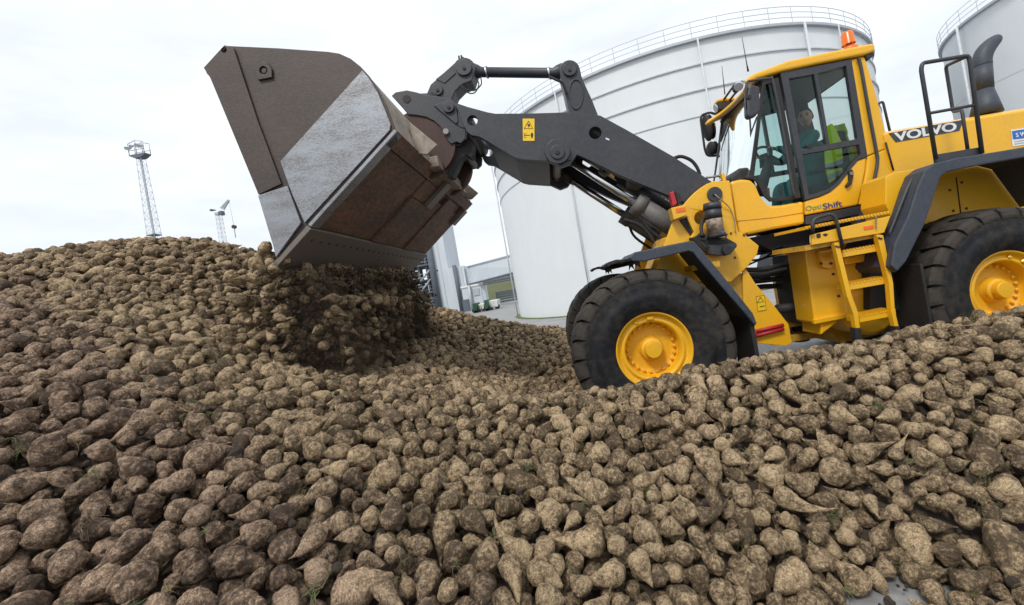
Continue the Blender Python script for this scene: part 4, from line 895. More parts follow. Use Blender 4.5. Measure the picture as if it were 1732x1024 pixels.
link('cab_front_panel', plate_me(xz([(1236, 307), (1246, 305), (1256, 398), (1250, 400)], YS_), YS_+0.102, YFAR-0.102), Y_, cb, bevel=0.02)
link('cab_floor', plate_me(xz([(1250, 372), (1500, 332), (1500, 342), (1252, 384)], YS_), YS_+0.102, YFAR-0.102), BK, cb)
link('cab_rear_panel', plate_me(xz([(1478, 240), (1502, 236), (1508, 335), (1490, 338)], YS_), YS_+0.102, YFAR-0.102), Y_, cb)
# pillars
cabplate('rear_pillar', [(1440, 101), (1463, 95), (1484, 166), (1504, 250), (1467, 264)], Y_, 0.10, bevel=0.014)
plate('pillar_trim', [(p_[0], p_[1]) for p_ in xz([(1436, 100), (1462, 96), (1506, 262), (1463, 268)], YS_)], YFAR-0.118, 0.015, BK, cb, raw=True, bevel=0)
tube('drain_hose', smoothpath([at(1451, 99, YS_-0.03), at(1456, 112, YS_-0.03), at(1470, 190, YS_-0.03), at(1482, 254, YS_-0.03), at(1484, 276, YS_-0.03), at(1475, 320, YS_-0.03), at(1468, 345, YS_-0.02), at(1458, 350, YS_+0.02)], 6), 0.017, GR, cb)
# door frame with three lights
g1 = [(1333, 134), (1376, 126.5), (1397, 245), (1354, 254)]; g2 = [(1381.5, 125), (1430, 112), (1449, 236), (1402.5, 244)]
g3 = [(1356, 262), (1452, 245), (1455, 261), (1441, 274), (1430, 291), (1411, 313), (1398, 321), (1367, 331)]
dframe = [(1319, 124), (1439, 101.5), (1466, 265), (1450, 271), (1440, 283), (1420, 310), (1404, 324), (1386, 332), (1361, 339)]
cabplate('door_frame', dframe, GR, 0.045, bevel=0.006, holes=(g1, g2, g3), dY=-0.012)
def pane(name, pts, mat, dY, far=True):
    P = xz(pts, YS_); Ys2 = [YS_+dY]+([YFAR-dY] if far else [])
    for y in Ys2: link(name, plate_me(P, y, y+0.005), mat, cb)
pane('door_pane', g1, GD, 0.012); pane('door_pane', g2, GD, 0.018); pane('door_pane', g3, GD, 0.012)
plate('slider_latch', [(1363, 245), (1371, 243.5), (1373, 250), (1366, 251)], YS_-0.02, 0.02, BK, cb)
# front side light between door and windshield
fs = [(1302, 134), (1317, 131), (1355, 334), (1346, 337), (1320, 340), (1303, 341), (1292, 331), (1285, 316), (1279, 306), (1268, 302), (1278, 230), (1290, 137)]
fsi = [(1300, 142), (1306, 141), (1343, 331), (1320, 334), (1306, 335), (1298, 328), (1291, 312), (1284, 302), (1276, 297), (1284, 230), (1294, 144)]
cabplate('side_frame', fs, BK, 0.03, bevel=0.004, holes=(fsi,))
pane('side_pane', fsi, GL, 0.012)
plate('door_handle', [(1436, 289), (1442, 286), (1445, 293), (1441, 312), (1434, 318), (1431, 314), (1437, 306)], YS_-0.035, 0.03, BK, cb, bevel=0.008)
disc('handle_button', 1440, 294, 3, YS_-0.035, 0.012, ST, cb, 10)
tube('door_grab', smoothpath([at(1305, 130, YS_-0.05), at(1310, 150, YS_-0.05), at(1322, 210, YS_-0.05), at(1334, 280, YS_-0.05), at(1342, 326, YS_-0.05), at(1348, 334, YS_-0.02)]), 0.015, GR, cb)
# windshield, bowed forward
wb_n, wt_n = at(1272, 300, YS_), at(1292, 138, YS_); wb_c, wt_c = at(1226, 292, 5.35), at(1259, 146, 5.35)
V = []; Fs = []; nc, nr = 16, 8
for j in range(nr+1):
    t_ = j/nr
    for i in range(nc+1):
        u = i/nc*2-1; b0 = wb_n.lerp(wt_n, t_); c0 = wb_c.lerp(wt_c, t_); k_ = (1-abs(u)**3.2)
        V.append((b0.x+(c0.x-b0.x)*k_, YC+u*(YC-YS_-0.01), b0.z+(c0.z-b0.z)*k_*0.3))
for j in range(nr):
    for i in range(nc): a = j*(nc+1)+i; Fs.append((a, a+1, a+nc+2, a+nc+1))
link('windshield', pyd(V, Fs), GW, cb, smooth=True)
for t_, r in ((0, 0.03), (1, 0.03)):
    tube('windshield_seal', [V[int(t_*nr)*(nc+1)+i] for i in range(nc+1)], r, BK, cb, 8)
tube('far_post', [at(1225, 296, 6.1), at(1231, 200, 6.1)], 0.014, GR, cb, 8)
tube('wiper', [at(1262, 296, 5.0), at(1272, 260, 5.0), at(1268, 195, 5.0)], 0.010, BK, cb, 6)
# roof
zr0, zr1 = at(1246, 138, YS_).z, at(1476, 78, YS_).z
RP = xz([(1254, 141), (1262, 133), (1274, 126), (1330, 105), (1410, 88), (1472, 76), (1477, 78), (1477, 90), (1462, 95), (1380, 111), (1318, 124), (1278, 136), (1262, 146)], YS_)
BOW = (1.0, 0.95, 0.8, 0.25, 0, 0, 0, 0, 0, 0, 0.35, 0.85, 1.0)
def roof_me(P, bow, y0, y1, drop, n=14):
    cx0 = at(1239, 145, 5.42).x-P[0][0]; V = []; m = len(P); Fs = []
    for j in range(n+1):
        u = j/n*2-1; k_ = 1-abs(u)**2.6
        for (x, z), b2 in zip(P, bow): V.append((x+cx0*b2*k_, y0+(y1-y0)*j/n, z+0.02*k_))
    for j in range(n):
        for i in range(m): Fs.append((j*m+i, j*m+(i+1) % m, (j+1)*m+(i+1) % m, (j+1)*m+i))
    Fs += [tuple(range(m)), tuple(n*m+i for i in range(m-1, -1, -1))]
    return fix(pyd(V, Fs))
link('roof', roof_me(RP, BOW, YS_-0.04, YFAR+0.04, 0), Y_, cb, bevel=0.03, seg=3)
link('roof_lining', plate_me(xz([(1298, 136), (1320, 128), (1460, 98), (1462, 104), (1320, 137), (1300, 143)], YS_), YS_+0.05, YFAR-0.05), BK, cb)
plate('roof_rear_lip', [(1463, 94), (1478, 88), (1479, 94), (1469, 102)], YS_-0.02, 1.5, BK, cb)
# beacon
bp = at(1437, 84, 5.0); bt = at(1437, 58, 5.0)
link('beacon', lathe_me([(0.001, 0.19), (0.05, 0.188), (0.062, 0.17), (0.068, 0.05), (0.070, 0.045)], 24, 'z'), AM, cb, smooth=True).location += Vector((bp.x, 5.0, bp.z+0.01))
link('beacon_base', lathe_me([(0.072, 0.07), (0.085, 0.06), (0.085, 0.0), (0.001, 0.0)], 24, 'z'), OR, cb, smooth=True).location += Vector((bp.x, 5.0, bp.z-0.05))
cyl('beacon_lamp', bp+Vector((0, 0, 0.03)), bp+Vector((0, 0, 0.13)), 0.03, OR, cb, 12)
# aerial
tube('aerial', [at(1265.5, 121, 5.2), at(1263, 108, 5.2), at(1255, 63, 5.2)], [0.012, 0.006, 0.003], BK, cb, 6); tube('aerial', [at(1226, 160, 6.2), at(1221, 112, 6.2)], [0.008, 0.003], BK, cb, 6)
# near mirror
nm = [(1266, 146), (1272, 143), (1284, 145), (1286, 150), (1286, 187), (1280, 195), (1269, 200), (1264, 195), (1263, 170)]
plate('mirror_housing', nm, 4.48, 0.09, GR, cb, bevel=0.025)
tube('mirror_arm', roundpath([at(1304, 133, 4.72), at(1290, 134, 4.60), at(1264, 138, 4.50), at(1262, 146, 4.50), at(1264, 186, 4.50)], 0.04), 0.013, GR, cb)
disc('mirror_clamp', 1265, 166, 4, 4.50, 0.03, BK, cb, 12)
# far mirrors
YM2 = 6.45
tube('mirror_arm', roundpath([at(1232, 194, 6.2), at(1217, 196, YM2), at(1201, 190, YM2), at(1187, 195, YM2), at(1185, 202, YM2), at(1192, 253, YM2), at(1196, 264, YM2), at(1212, 264, YM2), at(1223, 251, 6.2)], 0.05), 0.017, BK, cb)
def mirror(px, py, w_, h_, Y):
    p = at(px, py, Y); bmx = bmesh.new(); bmesh.ops.create_uvsphere(bmx, u_segments=20, v_segments=12, radius=1); me = bpy.data.meshes.new('m'); bmx.to_mesh(me); bmx.free()
    o = link('mirror_housing', me, BK, cb, smooth=True); o.scale = (w_, 0.11, h_); o.location += p; o.rotation_euler = (0, -0.03, 0.25)
    q = link('mirror_face', tube_me([(0, 0, 0), (0.012, 0, 0)], 1.0, 24), MI, cb); q.scale = (1, 0.10, h_*0.92); q.location += p+Vector((w_*0.95, -0.02, 0)); q.rotation_euler = (0, -0.03, 0.25)
mirror(1196, 217, 0.05, 0.20, YM2); mirror(1203, 252, 0.045, 0.105, YM2)
# work lamps on brackets ahead of the roof
def worklamp(px, py, Y, sc):
    p = at(px, py, Y)
    o = box('work_lamp', (p.x-0.10*sc, Y-0.09*sc, p.z-0.08*sc), (p.x+0.05*sc, Y+0.09*sc, p.z+0.05*sc), BK, cb, 0.02)
    box('lamp_cap', (p.x-0.10*sc, Y-0.095*sc, p.z+0.052*sc), (p.x+0.06*sc, Y+0.095*sc, p.z+0.10*sc), Y_, cb, 0.015)
    cyl('lamp_lens', (p.x-0.10*sc, Y, p.z-0.01), (p.x-0.125*sc, Y, p.z-0.015), 0.065*sc, GV, cb, 16)
worklamp(1222, 180, 5.95, 0.85); worklamp(1235, 178, 6.05, 0.8)
tube('lamp_bracket', [at(1242, 144, 5.7), at(1222, 172, 5.9)], 0.014, BK, cb, 8); tube('lamp_bracket', [at(1250, 150, 5.6), at(1234, 170, 6.0)], 0.014, BK, cb, 8); tube('lamp_bracket', [at(1262, 150, 5.3), at(1240, 178, 5.9)], 0.010, BK, cb, 8)
plate('lamp_mount', [(1244, 140), (1256, 136), (1258, 146), (1252, 152), (1246, 148)], 5.05, 0.12, BK, cb)
p = at(1250, 145, 5.0); cyl('lamp_lens', p, p+Vector((-0.03, -0.04, -0.03)), 0.05, GV, cb, 14)
plate('sun_visor', [(1300, 142), (1306, 141), (1308, 158), (1300, 170), (1294, 168)], 4.95, 0.9, BK, cb)
# front grab post by the windshield
tube('grab_post', [at(1218, 302, 5.0), at(1220, 256, 5.0)], 0.012, GV, cb, 8); tube('tie_rod', [at(1194, 301, 5.0), at(1222, 297, 5.0)], 0.014, ST, cb, 8); plate('yellow_post', [(1220, 294), (1226, 293), (1229, 306), (1223, 307)], 4.9, 0.05, Y_, cb)
# door lettering
text('shift_lettering', 'Opti', 1376, 352.5, 10.5, YS_-0.006, GT, cb, wpx=26, off=0.0, roty=0.0)
text('shift_lettering', 'Shift', 1408, 347, 10, YS_-0.006, BT, cb, wpx=32, off=0.012, roty=0.0)

# ---------------------------------------------------------------- cab interior
sx_, sz_ = at(1395, 300, YC).x, at(1395, 300, YC).z
it = empty('seat', (sx_, YC, sz_), parent=WL)
box('seat_base', (sx_-0.35, YC-0.27, sz_-0.28), (sx_+0.12, YC+0.27, sz_-0.12), SE, it, 0.05)
o = box('seat_back', (sx_+0.06, YC-0.26, sz_-0.15), (sx_+0.20, YC+0.26, sz_+0.50), SE, it, 0.06)
box('armrest', (sx_-0.30, YC-0.36, sz_+0.02), (sx_+0.1, YC-0.28, sz_+0.08), SE, it, 0.03)
box('pedestal', (sx_-0.2, YC-0.2, sz_-0.75), (sx_+0.1, YC+0.2, sz_-0.28), SE, it, 0.02)
dx_ = at(1302, 272, YC); dsh = empty('steering_console', (dx_.x, YC, dx_.z), parent=WL)
plate('dashboard', [(1235, 300), (1252, 284), (1268, 282), (1276, 300), (1290, 345), (1258, 372), (1244, 366)], 4.95, 1.1, BK, dsh, bevel=0.03)
tube('steering_column', [at(1285, 330, YC), at(1296, 290, YC), at(1303, 268, YC)], [0.07, 0.06, 0.045], BK, dsh, 14)
tr = []
sc_ = at(1305, 264, YC); nv = Vector((0.62, 0, 0.78)); e1 = Vector((0, 1, 0)); e2 = nv.cross(e1)
tube('steering_wheel', [sc_+(e1*math.cos(a)+e2*math.sin(a))*0.20 for a in np.linspace(0, 2*math.pi, 33)], 0.016, BK, dsh, 8)
for a in (0.5, 2.6, 4.7): tube('wheel_spoke', [sc_, sc_+(e1*math.cos(a)+e2*math.sin(a))*0.2], 0.014, BK, dsh, 6)
plate('monitor', [(1286, 262), (1298, 258), (1300, 280), (1288, 284)], 5.9, 0.05, BK, dsh)
plate('red_lever', [(1297, 318), (1302, 318), (1303, 334), (1297, 335)], 5.0, 0.03, RD, dsh)

# driver: seated, hands to the wheel, face turned towards the window
def skin_body(name, nodes, edges, mat, sub_=2):
    me = bpy.data.meshes.new(name); me.from_pydata([n_[0] for n_ in nodes], edges, []); o = bpy.data.objects.new(name, me); COL.objects.link(o)
    sk = o.modifiers.new('skin', 'SKIN'); sk.use_smooth_shade = True
    for i, n_ in enumerate(nodes): v = me.skin_vertices[0].data[i]; v.radius = n_[1]; v.use_root = (i == 0)
    s_ = o.modifiers.new('sub', 'SUBSURF'); s_.levels = sub_; s_.render_levels = sub_; me.materials.append(mat); return o
hd_ = at(1362, 199, 5.34)
pz = sz_-0.06; px_ = sx_-0.06
neck = Vector((hd_.x+0.02, 5.44, hd_.z-0.17)); chest = Vector((px_-0.02, 5.46, pz+0.36)); belly = Vector((px_-0.02, YC, pz+0.16)); pel = Vector((px_-0.03, YC, pz))
shl, shr = Vector((neck.x+0.01, neck.y-0.19, neck.z-0.08)), Vector((neck.x+0.02, neck.y+0.20, neck.z-0.08))
handl, handr = sc_+e1*-0.17+e2*0.10, sc_+e1*0.18+e2*0.06
ell, elr = shl.lerp(handl, 0.5)+Vector((0.02, -0.08, -0.15)), shr.lerp(handr, 0.5)+Vector((0.02, 0.06, -0.14))
kl, kr = pel+Vector((-0.44, -0.13, 0.05)), pel+Vector((-0.44, 0.13, 0.05)); fl_, fr_ = kl+Vector((-0.10, 0, -0.42)), kr+Vector((-0.10, 0, -0.42))
nodes = [(pel, (0.15, 0.17)), (belly, (0.14, 0.17)), (chest, (0.13, 0.18)), (Vector(neck)-Vector((0, 0, 0.05)), (0.075, 0.085)), (neck, (0.055, 0.055)),
         (shl, (0.075, 0.075)), (ell, (0.055, 0.055)), (handl.lerp(ell, 0.12), (0.036, 0.036)), (shr, (0.075, 0.075)), (elr, (0.055, 0.055)), (handr.lerp(elr, 0.12), (0.036, 0.036)),
         (pel+Vector((-0.08, -0.10, 0)), (0.10, 0.10)), (kl, (0.075, 0.075)), (fl_, (0.05, 0.05)), (pel+Vector((-0.08, 0.10, 0)), (0.10, 0.10)), (kr, (0.075, 0.075)), (fr_, (0.05, 0.05)),
         (fl_+Vector((-0.14, 0, -0.04)), (0.045, 0.045)), (fr_+Vector((-0.14, 0, -0.04)), (0.045, 0.045))]
edges = [(0, 1), (1, 2), (2, 3), (3, 4), (3, 5), (5, 6), (6, 7), (3, 8), (8, 9), (9, 10), (0, 11), (11, 12), (12, 13), (0, 14), (14, 15), (15, 16), (13, 17), (16, 18)]
per = skin_body('person', [(tuple(a), b_) for a, b_ in nodes], edges, TE)
tag(per, 'driver in dark green overalls seated in the cab, hands on the steering wheel', 'person')
# head: one shaped surface, face turned to the camera and forward
bmx = bmesh.new(); bmesh.ops.create_uvsphere(bmx, u_segments=32, v_segments=24, radius=1.0)
for v in bmx.verts:
    x, y, z = v.co     # face towards -y
    X, Y2, Z2 = x*0.076, y*0.098, z*0.122
    if z < -0.1: X *= 1-0.28*min(1, (-z-0.1)/0.9); Y2 *= 1-(0.10 if y < 0 else 0.25)*(-z-0.1)
    if y < -0.6:
        Y2 -= 0.026*math.exp(-((x/0.16)**2+((z+0.12)/0.20)**2))+0.006*math.exp(-((x/0.5)**2+((z-0.28)/0.12)**2))+0.010*math.exp(-((x/0.35)**2+((z+0.78)/0.16)**2))
        Y2 += 0.012*math.exp(-(((abs(x)-0.38)/0.17)**2+((z-0.08)/0.12)**2))
        Y2 += 0.006*math.exp(-((x/0.3)**2+((z+0.50)/0.05)**2))
    v.co = (X, Y2, Z2)
hme = bpy.data.meshes.new('head'); bmx.to_mesh(hme); bmx.free()
RZ = math.radians(-38)
def onhead(o): o.location = hd_; o.rotation_euler = (0.08, 0, RZ); o.parent = per; return o
hme.materials.append(SK); h_ = bpy.data.objects.new('head', hme); COL.objects.link(h_); onhead(h_); hme.polygons.foreach_set('use_smooth', [True]*len(hme.polygons))
def blob(name, loc, sc, mat):
    b_ = bmesh.new(); bmesh.ops.create_uvsphere(b_, u_segments=14, v_segments=10, radius=1.0)
    for v in b_.verts: v.co = (v.co.x*sc[0]+loc[0], v.co.y*sc[1]+loc[1], v.co.z*sc[2]+loc[2])
    me = bpy.data.meshes.new(name); b_.to_mesh(me); b_.free(); me.materials.append(mat); o = bpy.data.objects.new(name, me); COL.objects.link(o); me.polygons.foreach_set('use_smooth', [True]*len(me.polygons)); return onhead(o)
for sx in (-1, 1):
    blob('eye', (sx*0.030, -0.083, 0.010), (0.012, 0.008, 0.007), BK); blob('eyebrow', (sx*0.030, -0.092, 0.028), (0.018, 0.006, 0.005), HR); blob('ear', (sx*0.078, 0.005, -0.005), (0.012, 0.022, 0.032), SK)
blob('mouth', (0, -0.092, -0.062), (0.022, 0.006, 0.005), RD)
bmx = bmesh.new(); bmesh.ops.create_uvsphere(bmx, u_segments=28, v_segments=20, radius=1.0)
dl = [v for v in bmx.verts if v.co.z < -0.75*v.co.y-0.02]
bmesh.ops.delete(bmx, geom=dl, context='VERTS')
for v in bmx.verts: k_ = 1+0.03*noise.noise(v.co*5); v.co = (v.co.x*0.083*k_, v.co.y*0.106*k_+0.003, v.co.z*0.132*k_)
hm = bpy.data.meshes.new('hair'); bmx.to_mesh(hm); bmx.free(); hm.materials.append(HR); ho = bpy.data.objects.new('hair', hm); COL.objects.link(ho); onhead(ho); ho.modifiers.new('s', 'SOLIDIFY').thickness = 0.008
def hand(wrist, grip, sgn):
    nodes = [(wrist, (0.026, 0.020)), (wrist.lerp(grip, 0.75), (0.034, 0.018))]; edges = [(0, 1)]; d = (grip-wrist).normalized(); across = d.cross(Vector((0, 0, 1))).normalized()
    for k in range(4):
        o_ = across*(0.030-0.020*k); b0 = wrist.lerp(grip, 0.9)+o_; L_ = (0.9, 1.0, 0.95, 0.75)[k]
        i = len(nodes); nodes += [(b0, (0.011, 0.010)), (b0+d*0.035*L_+Vector((0, 0, 0.012)), (0.010, 0.009)), (b0+d*0.050*L_+Vector((0, 0, -0.018)), (0.009, 0.008))]; edges += [(1, i), (i, i+1), (i+1, i+2)]
    i = len(nodes); t0 = wrist.lerp(grip, 0.35)+across*0.035*sgn; nodes += [(t0, (0.012, 0.011)), (t0+across*0.02*sgn+d*0.03, (0.010, 0.009)), (t0+across*0.01*sgn+d*0.055, (0.009, 0.008))]; edges += [(0, i), (i, i+1), (i+1, i+2)]
    o = skin_body('hand', [(tuple(a), b_) for a, b_ in nodes], edges, SK, 1); o.parent = per; return o
hand(handl.lerp(ell, 0.14), handl, 1); hand(handr.lerp(elr, 0.14), handr, -1)
# hi-vis vest hung over the seat back
V = []; Fs = []; nu, nv_ = 14, 18; vtop = at(1404, 212, 5.3); vbot = at(1412, 312, 5.3)
for j in range(nv_+1):
    t_ = j/nv_
    for i in range(nu+1):
        u = i/nu-0.5; fold = 0.018*math.sin(u*19+t_*2)+0.012*math.sin(u*31+1)
        wd = 0.26+0.16*min(1, t_*2.2)
        V.append((sx_+0.22+fold+0.02*t_+0.10*abs(u)*(1 if t_ < 0.2 else 0.6)-0.09, 5.36+u*wd, vtop.z+(vbot.z-vtop.z)*t_-0.05*abs(u)))
for j in range(nv_):
    for i in range(nu): a = j*(nu+1)+i; Fs.append((a, a+1, a+nu+2, a+nu+1))
vst = link('safety_vest', pyd(V, Fs), HV, None, smooth=True); vst.modifiers.new('s', 'SOLIDIFY').thickness = 0.01; tag(vst, 'bright yellow-green safety vest hanging over the seat behind the driver', 'vest')
# side of the vest facing the window
V2 = []; Fs2 = []
P2 = [(1398, 214), (1408, 208), (1416, 222), (1424, 240), (1426, 262), (1426, 290), (1418, 300), (1404, 310), (1398, 290), (1395, 250)]
pp2 = xz(P2, 5.14); vs2 = link('vest_side', plate_me(pp2, 5.14, 5.17), HV, vst, bevel=0.012)
plate('reflective_band', [(1396, 280), (1426, 268), (1426, 276), (1397, 289)], 5.134, 0.004, GV, vst, bevel=0)
plate('reflective_band', [(1399, 296), (1424, 287), (1421, 297), (1402, 305)], 5.134, 0.004, GV, vst, bevel=0)

# ================================================================== BEET HEAP
# surface of the heap: control points seen in the photograph with the distance they lie at, then hidden parts in metres
ctl = [(0, 440, 5.5), (120, 425, 5.8), (270, 407, 6.0), (330, 412, 6.1), (430, 434, 6.5),
       (0, 520, 3.6), (120, 500, 4.2), (250, 470, 4.6), (380, 480, 5.2), (0, 600, 2.75), (130, 560, 3.3), (250, 545, 3.4), (360, 560, 3.7),
       (0, 660, 2.2), (120, 640, 2.5), (250, 640, 2.7), (380, 620, 3.1), (0, 760, 1.88), (100, 760, 1.92), (250, 740, 2.1), (400, 720, 2.35), (0, 880, 1.62), (200, 880, 1.66), (0, 1010, 1.46), (300, 980, 1.5),
       (500, 760, 2.15), (520, 880, 1.78), (600, 1010, 1.5), (450, 650, 2.9), (620, 665, 3.1), (700, 700, 2.9), (750, 770, 2.4), (750, 900, 1.85), (866, 1018, 1.58),
       (860, 690, 3.0), (900, 770, 2.45), (1000, 870, 2.0), (1010, 1010, 1.68), (960, 672, 3.1), (1060, 660, 3.1), (1150, 640, 3.1), (1150, 760, 2.5), (1200, 900, 2.0), (1200, 1015, 1.72),
       (1250, 612, 3.1), (1350, 603, 3.1), (1450, 590, 3.15), (1550, 566, 3.15), (1640, 548, 3.2), (1720, 530, 3.2), (1350, 740, 2.45), (1400, 880, 2.05), (1400, 985, 1.85), (1550, 700, 2.5), (1560, 840, 2.05), (1560, 965, 1.86), (1720, 680, 2.5), (1720, 820, 2.05),
       (500, 622, 4.0), (600, 640, 4.1), (560, 540, 6.4), (620, 552, 6.4), (700, 582, 5.6), (800, 650, 4.3), (690, 512, 8.4), (760, 527, 8.8), (850, 547, 9.2), (960, 558, 9.4), (800, 600, 6.7), (880, 640, 5.6), (930, 610, 6.8), (900, 575, 8.2)]
K = [tuple(at(a, b_, c)) for a, b_, c in ctl]
K += [(-1.0, 0.9, 0.45), (-1.9, 0.9, 0.7), (0.0, 1.0, 0.12), (0.9, 1.3, 0.0), (2.4, 1.7, 0.0), (3.6, 1.7, 0.05), (4.6, 3.2, 0.8), (4.6, 2.4, 0.45), (6.0, 3.3, 0.75), (6.0, 1.8, 0.0), (4.7, 1.7, -0.05),
      (-3.0, 1.0, 0.95), (-3.2, 1.7, 1.35), (-4.5, 2.5, 1.9), (-6.5, 4.0, 2.7), (-8.5, 6.0, 3.1), (-8.0, 4.0, 2.8), (-5.0, 1.2, 1.3),
      (0.0, 3.75, 0.45), (0.8, 3.85, 0.35), (1.6, 3.9, 0.30), (2.6, 3.95, 0.30), (3.6, 3.95, 0.35), (4.6, 4.0, 0.3), (6.0, 4.1, 0.2), (0.9, 5.2, 0.10), (2.2, 4.8, 0.0), (3.8, 4.9, 0.0), (5.5, 5.2, 0.0), (0.9, 7.0, 0.10), (2.2, 7.0, 0.0), (0.6, 9.0, 0.35),
      (1.6, 9.2, 0.0), (-0.3, 11.0, 0.1), (-3, 11, 0.6), (-5.5, 8.5, 2.5), (-6, 11, 0.8), (-8.5, 9, 2.0), (-9.5, 12, 0.5), (1.5, 11.5, 0.0)]
K += [tuple(gnd(a, b_, -0.03)) for a, b_ in ((1455, 1010), (1530, 1008), (1590, 1012), (1500, 1050), (1570, 1060), (1430, 1050))]+[tuple(gnd(1690, 1000, 0.10)), tuple(gnd(1760, 985, 0.12)), tuple(gnd(1720, 1060, 0.05))]
K = np.array(K)
def tps(r2): return np.where(r2 > 1e-9, 0.5*r2*np.log(np.maximum(r2, 1e-9)), 0.0)
n_ = len(K); D2 = ((K[:, None, :2]-K[None, :, :2])**2).sum(2)
Amat = np.zeros((n_+3, n_+3)); Amat[:n_, :n_] = tps(D2)+np.eye(n_)*0.06; Amat[:n_, n_] = 1; Amat[:n_, n_+1:] = K[:, :2]; Amat[n_:, :n_] = Amat[:n_, n_:].T
Wt = np.linalg.solve(Amat, np.r_[K[:, 2], 0, 0, 0])
def height(P):
    out_ = np.empty(len(P))
    for i in range(0, len(P), 4000):
        q = P[i:i+4000]; d2 = ((q[:, None, :]-K[None, :, :2])**2).sum(2); out_[i:i+4000] = tps(d2)@Wt[:n_]+Wt[n_]+q@Wt[n_+1:]
    return out_
# soil and broken roots between the beets
gx, gy = np.arange(-10, 6.6, 0.10), np.arange(0.5, 12.5, 0.10)
GX, GY = np.meshgrid(gx, gy); GZ = height(np.c_[GX.ravel(), GY.ravel()]).reshape(GX.shape)
gz = GZ-0.13
V = np.c_[GX.ravel(), GY.ravel(), gz.ravel()]; nx_ = len(gx); Fs = []
for j in range(len(gy)-1):
    for i in range(nx_-1):
        if max(gz[j, i], gz[j, i+1], gz[j+1, i], gz[j+1, i+1]) > -0.04: a = j*nx_+i; Fs.append((a, a+1, a+nx_+1, a+nx_))
sb = link('heap_soil', pyd(V, Fs), SO, smooth=True); tag(sb, 'dark soil and crumbs inside the beet heap', None, kind='stuff')

# ------------------------------------------------------------------ beet shapes
def beet(seed, L_, W_, tail, bend, cutcrown, cuttip, nu=36, nv=30):
    rr_ = random.Random(seed); V = []; cut = []; Fs = []
    ph = rr_.random()*6.28; flat = 0.86+0.14*rr_.random(); off_ = Vector((rr_.random()*50, rr_.random()*50, rr_.random()*50)); bd = rr_.random()*6.28
    pk = 0.24+0.12*rr_.random()
    for j in range(nv+1):
        t = j/nv; s = t**1.15                                   # crown (0) to root tip (1)
        z = L_*(0.36-s)
        if s < pk: r = max(0, 1-((pk-s)/pk)**3.2)**0.5
        else:
            q = (s-pk)/(1-pk); r = (1-q**1.28)**(0.92+0.6*tail)*(1-0.2*tail*q)+0.10*tail*(1-q**6)**0.5*min(1, q*3)
        if cuttip and s > 1-cuttip: r = max(r, 0.0)
        r *= W_
        c0 = 0.0
        if cutcrown and s < 0.085: z = L_*(0.36-0.085); c0 = 1.0
        if cuttip and s > 1-cuttip: z = L_*(0.36-(1-cuttip)); c0 = 1.0 if s > 1-cuttip+0.03 else 0.3
        bx_ = bend*max(0, s-0.25)**2*L_
        for i in range(nu):
            a = 2*math.pi*i/nu; d = Vector((math.cos(a), math.sin(a)*flat, 0))
            p = Vector((d.x*r, d.y*r, z))
            gro = 1-0.10*math.exp(-((math.cos(a-ph)-1)/0.10)**2)*min(1, s*3)-0.10*math.exp(-((math.cos(a-ph)+1)/0.10)**2)*min(1, s*3)
            nn = 1+0.13*noise.noise(p*13+off_)+0.10*noise.noise(p*34+off_)+0.055*noise.noise(p*85+off_)+0.30*max(0, s-0.55)*noise.noise(Vector((p.x*9, p.y*9, z*30))+off_)
            if s < 0.16 and not cutcrown: nn += 0.10*noise.noise(Vector((p.x*60, p.y*60, 3))+off_); 
            wr_ = 1+0.028*math.sin(z*190+noise.noise(p*20+off_)*4)
            k = gro*nn*wr_
            V.append((p.x*k+bx_*math.cos(bd), p.y*k+bx_*math.sin(bd), z+(0 if c0 else 0.010*noise.noise(p*30+off_+Vector((9, 0, 0)))))); cut.append(c0)
    for j in range(nv):
        for i in range(nu): Fs.append((j*nu+i, (j+1)*nu+i, (j+1)*nu+(i+1) % nu, j*nu+(i+1) % nu))
    Fs += [tuple(range(nu)), tuple((nv)*nu+i for i in range(nu-1, -1, -1))]
    me = pyd(V, Fs); at_ = me.attributes.new('cut', 'FLOAT', 'POINT'); at_.data.foreach_set('value', cut)
    me.materials.append(BEET); me.polygons.foreach_set('use_smooth', [True]*len(me.polygons)); return me
# (length, max radius, tail, bend, cut crown, cut tip) for a beet of nominal body radius 1 = 0.058 m
SH = []; SHN = []
spec_ = [(0.175, .058, .3, .0, 0, 0), (0.20, .059, .6, .3, 0, 0), (0.25, .056, 1.0, .5, 0, 0), (0.175, .060, .4, .2, 0, 0), (0.225, .057, .8, -.4, 0, 0), (0.28, .054, 1.15, .9, 0, 0), (0.18, .060, .4, .2, 0, .12),
         (0.20, .056, .5, .4, 0, .16), (0.195, .060, .55, .1, 0, 0), (0.24, .057, .8, -.7, 0, 0), (0.19, .061, .5, .4, 0, .18), (0.15, .058, .12, 0, 0, 0), (0.22, .060, .6, .2, 0, .1), (0.225, .060, .7, .3, 0, 0), (0.205, .055, .65, .5, 0, 0), (0.16, .063, .35, 0, 0, .12)]
spec_ = [(a*0.89, b_*1.02, c*0.92, d, e, f) for a, b_, c, d, e, f in spec_]
for i, sp_ in enumerate(spec_): SH.append(beet(100+i*7, *sp_)); SHN.append('cut' if (sp_[4] or sp_[5] > 0.11) else 'tailed' if sp_[2] >= 0.64 else 'round' if sp_[2] <= 0.15 else 'plain')
CUT = [i for i, s in enumerate(SHN) if s == 'cut']; UNC = [i for i, s in enumerate(SHN) if s != 'cut']
def pick(n): 
    v = rng.choice(UNC, n); c = rng.random(n) < 0.06; v[c] = rng.choice(CUT, c.sum()); return v

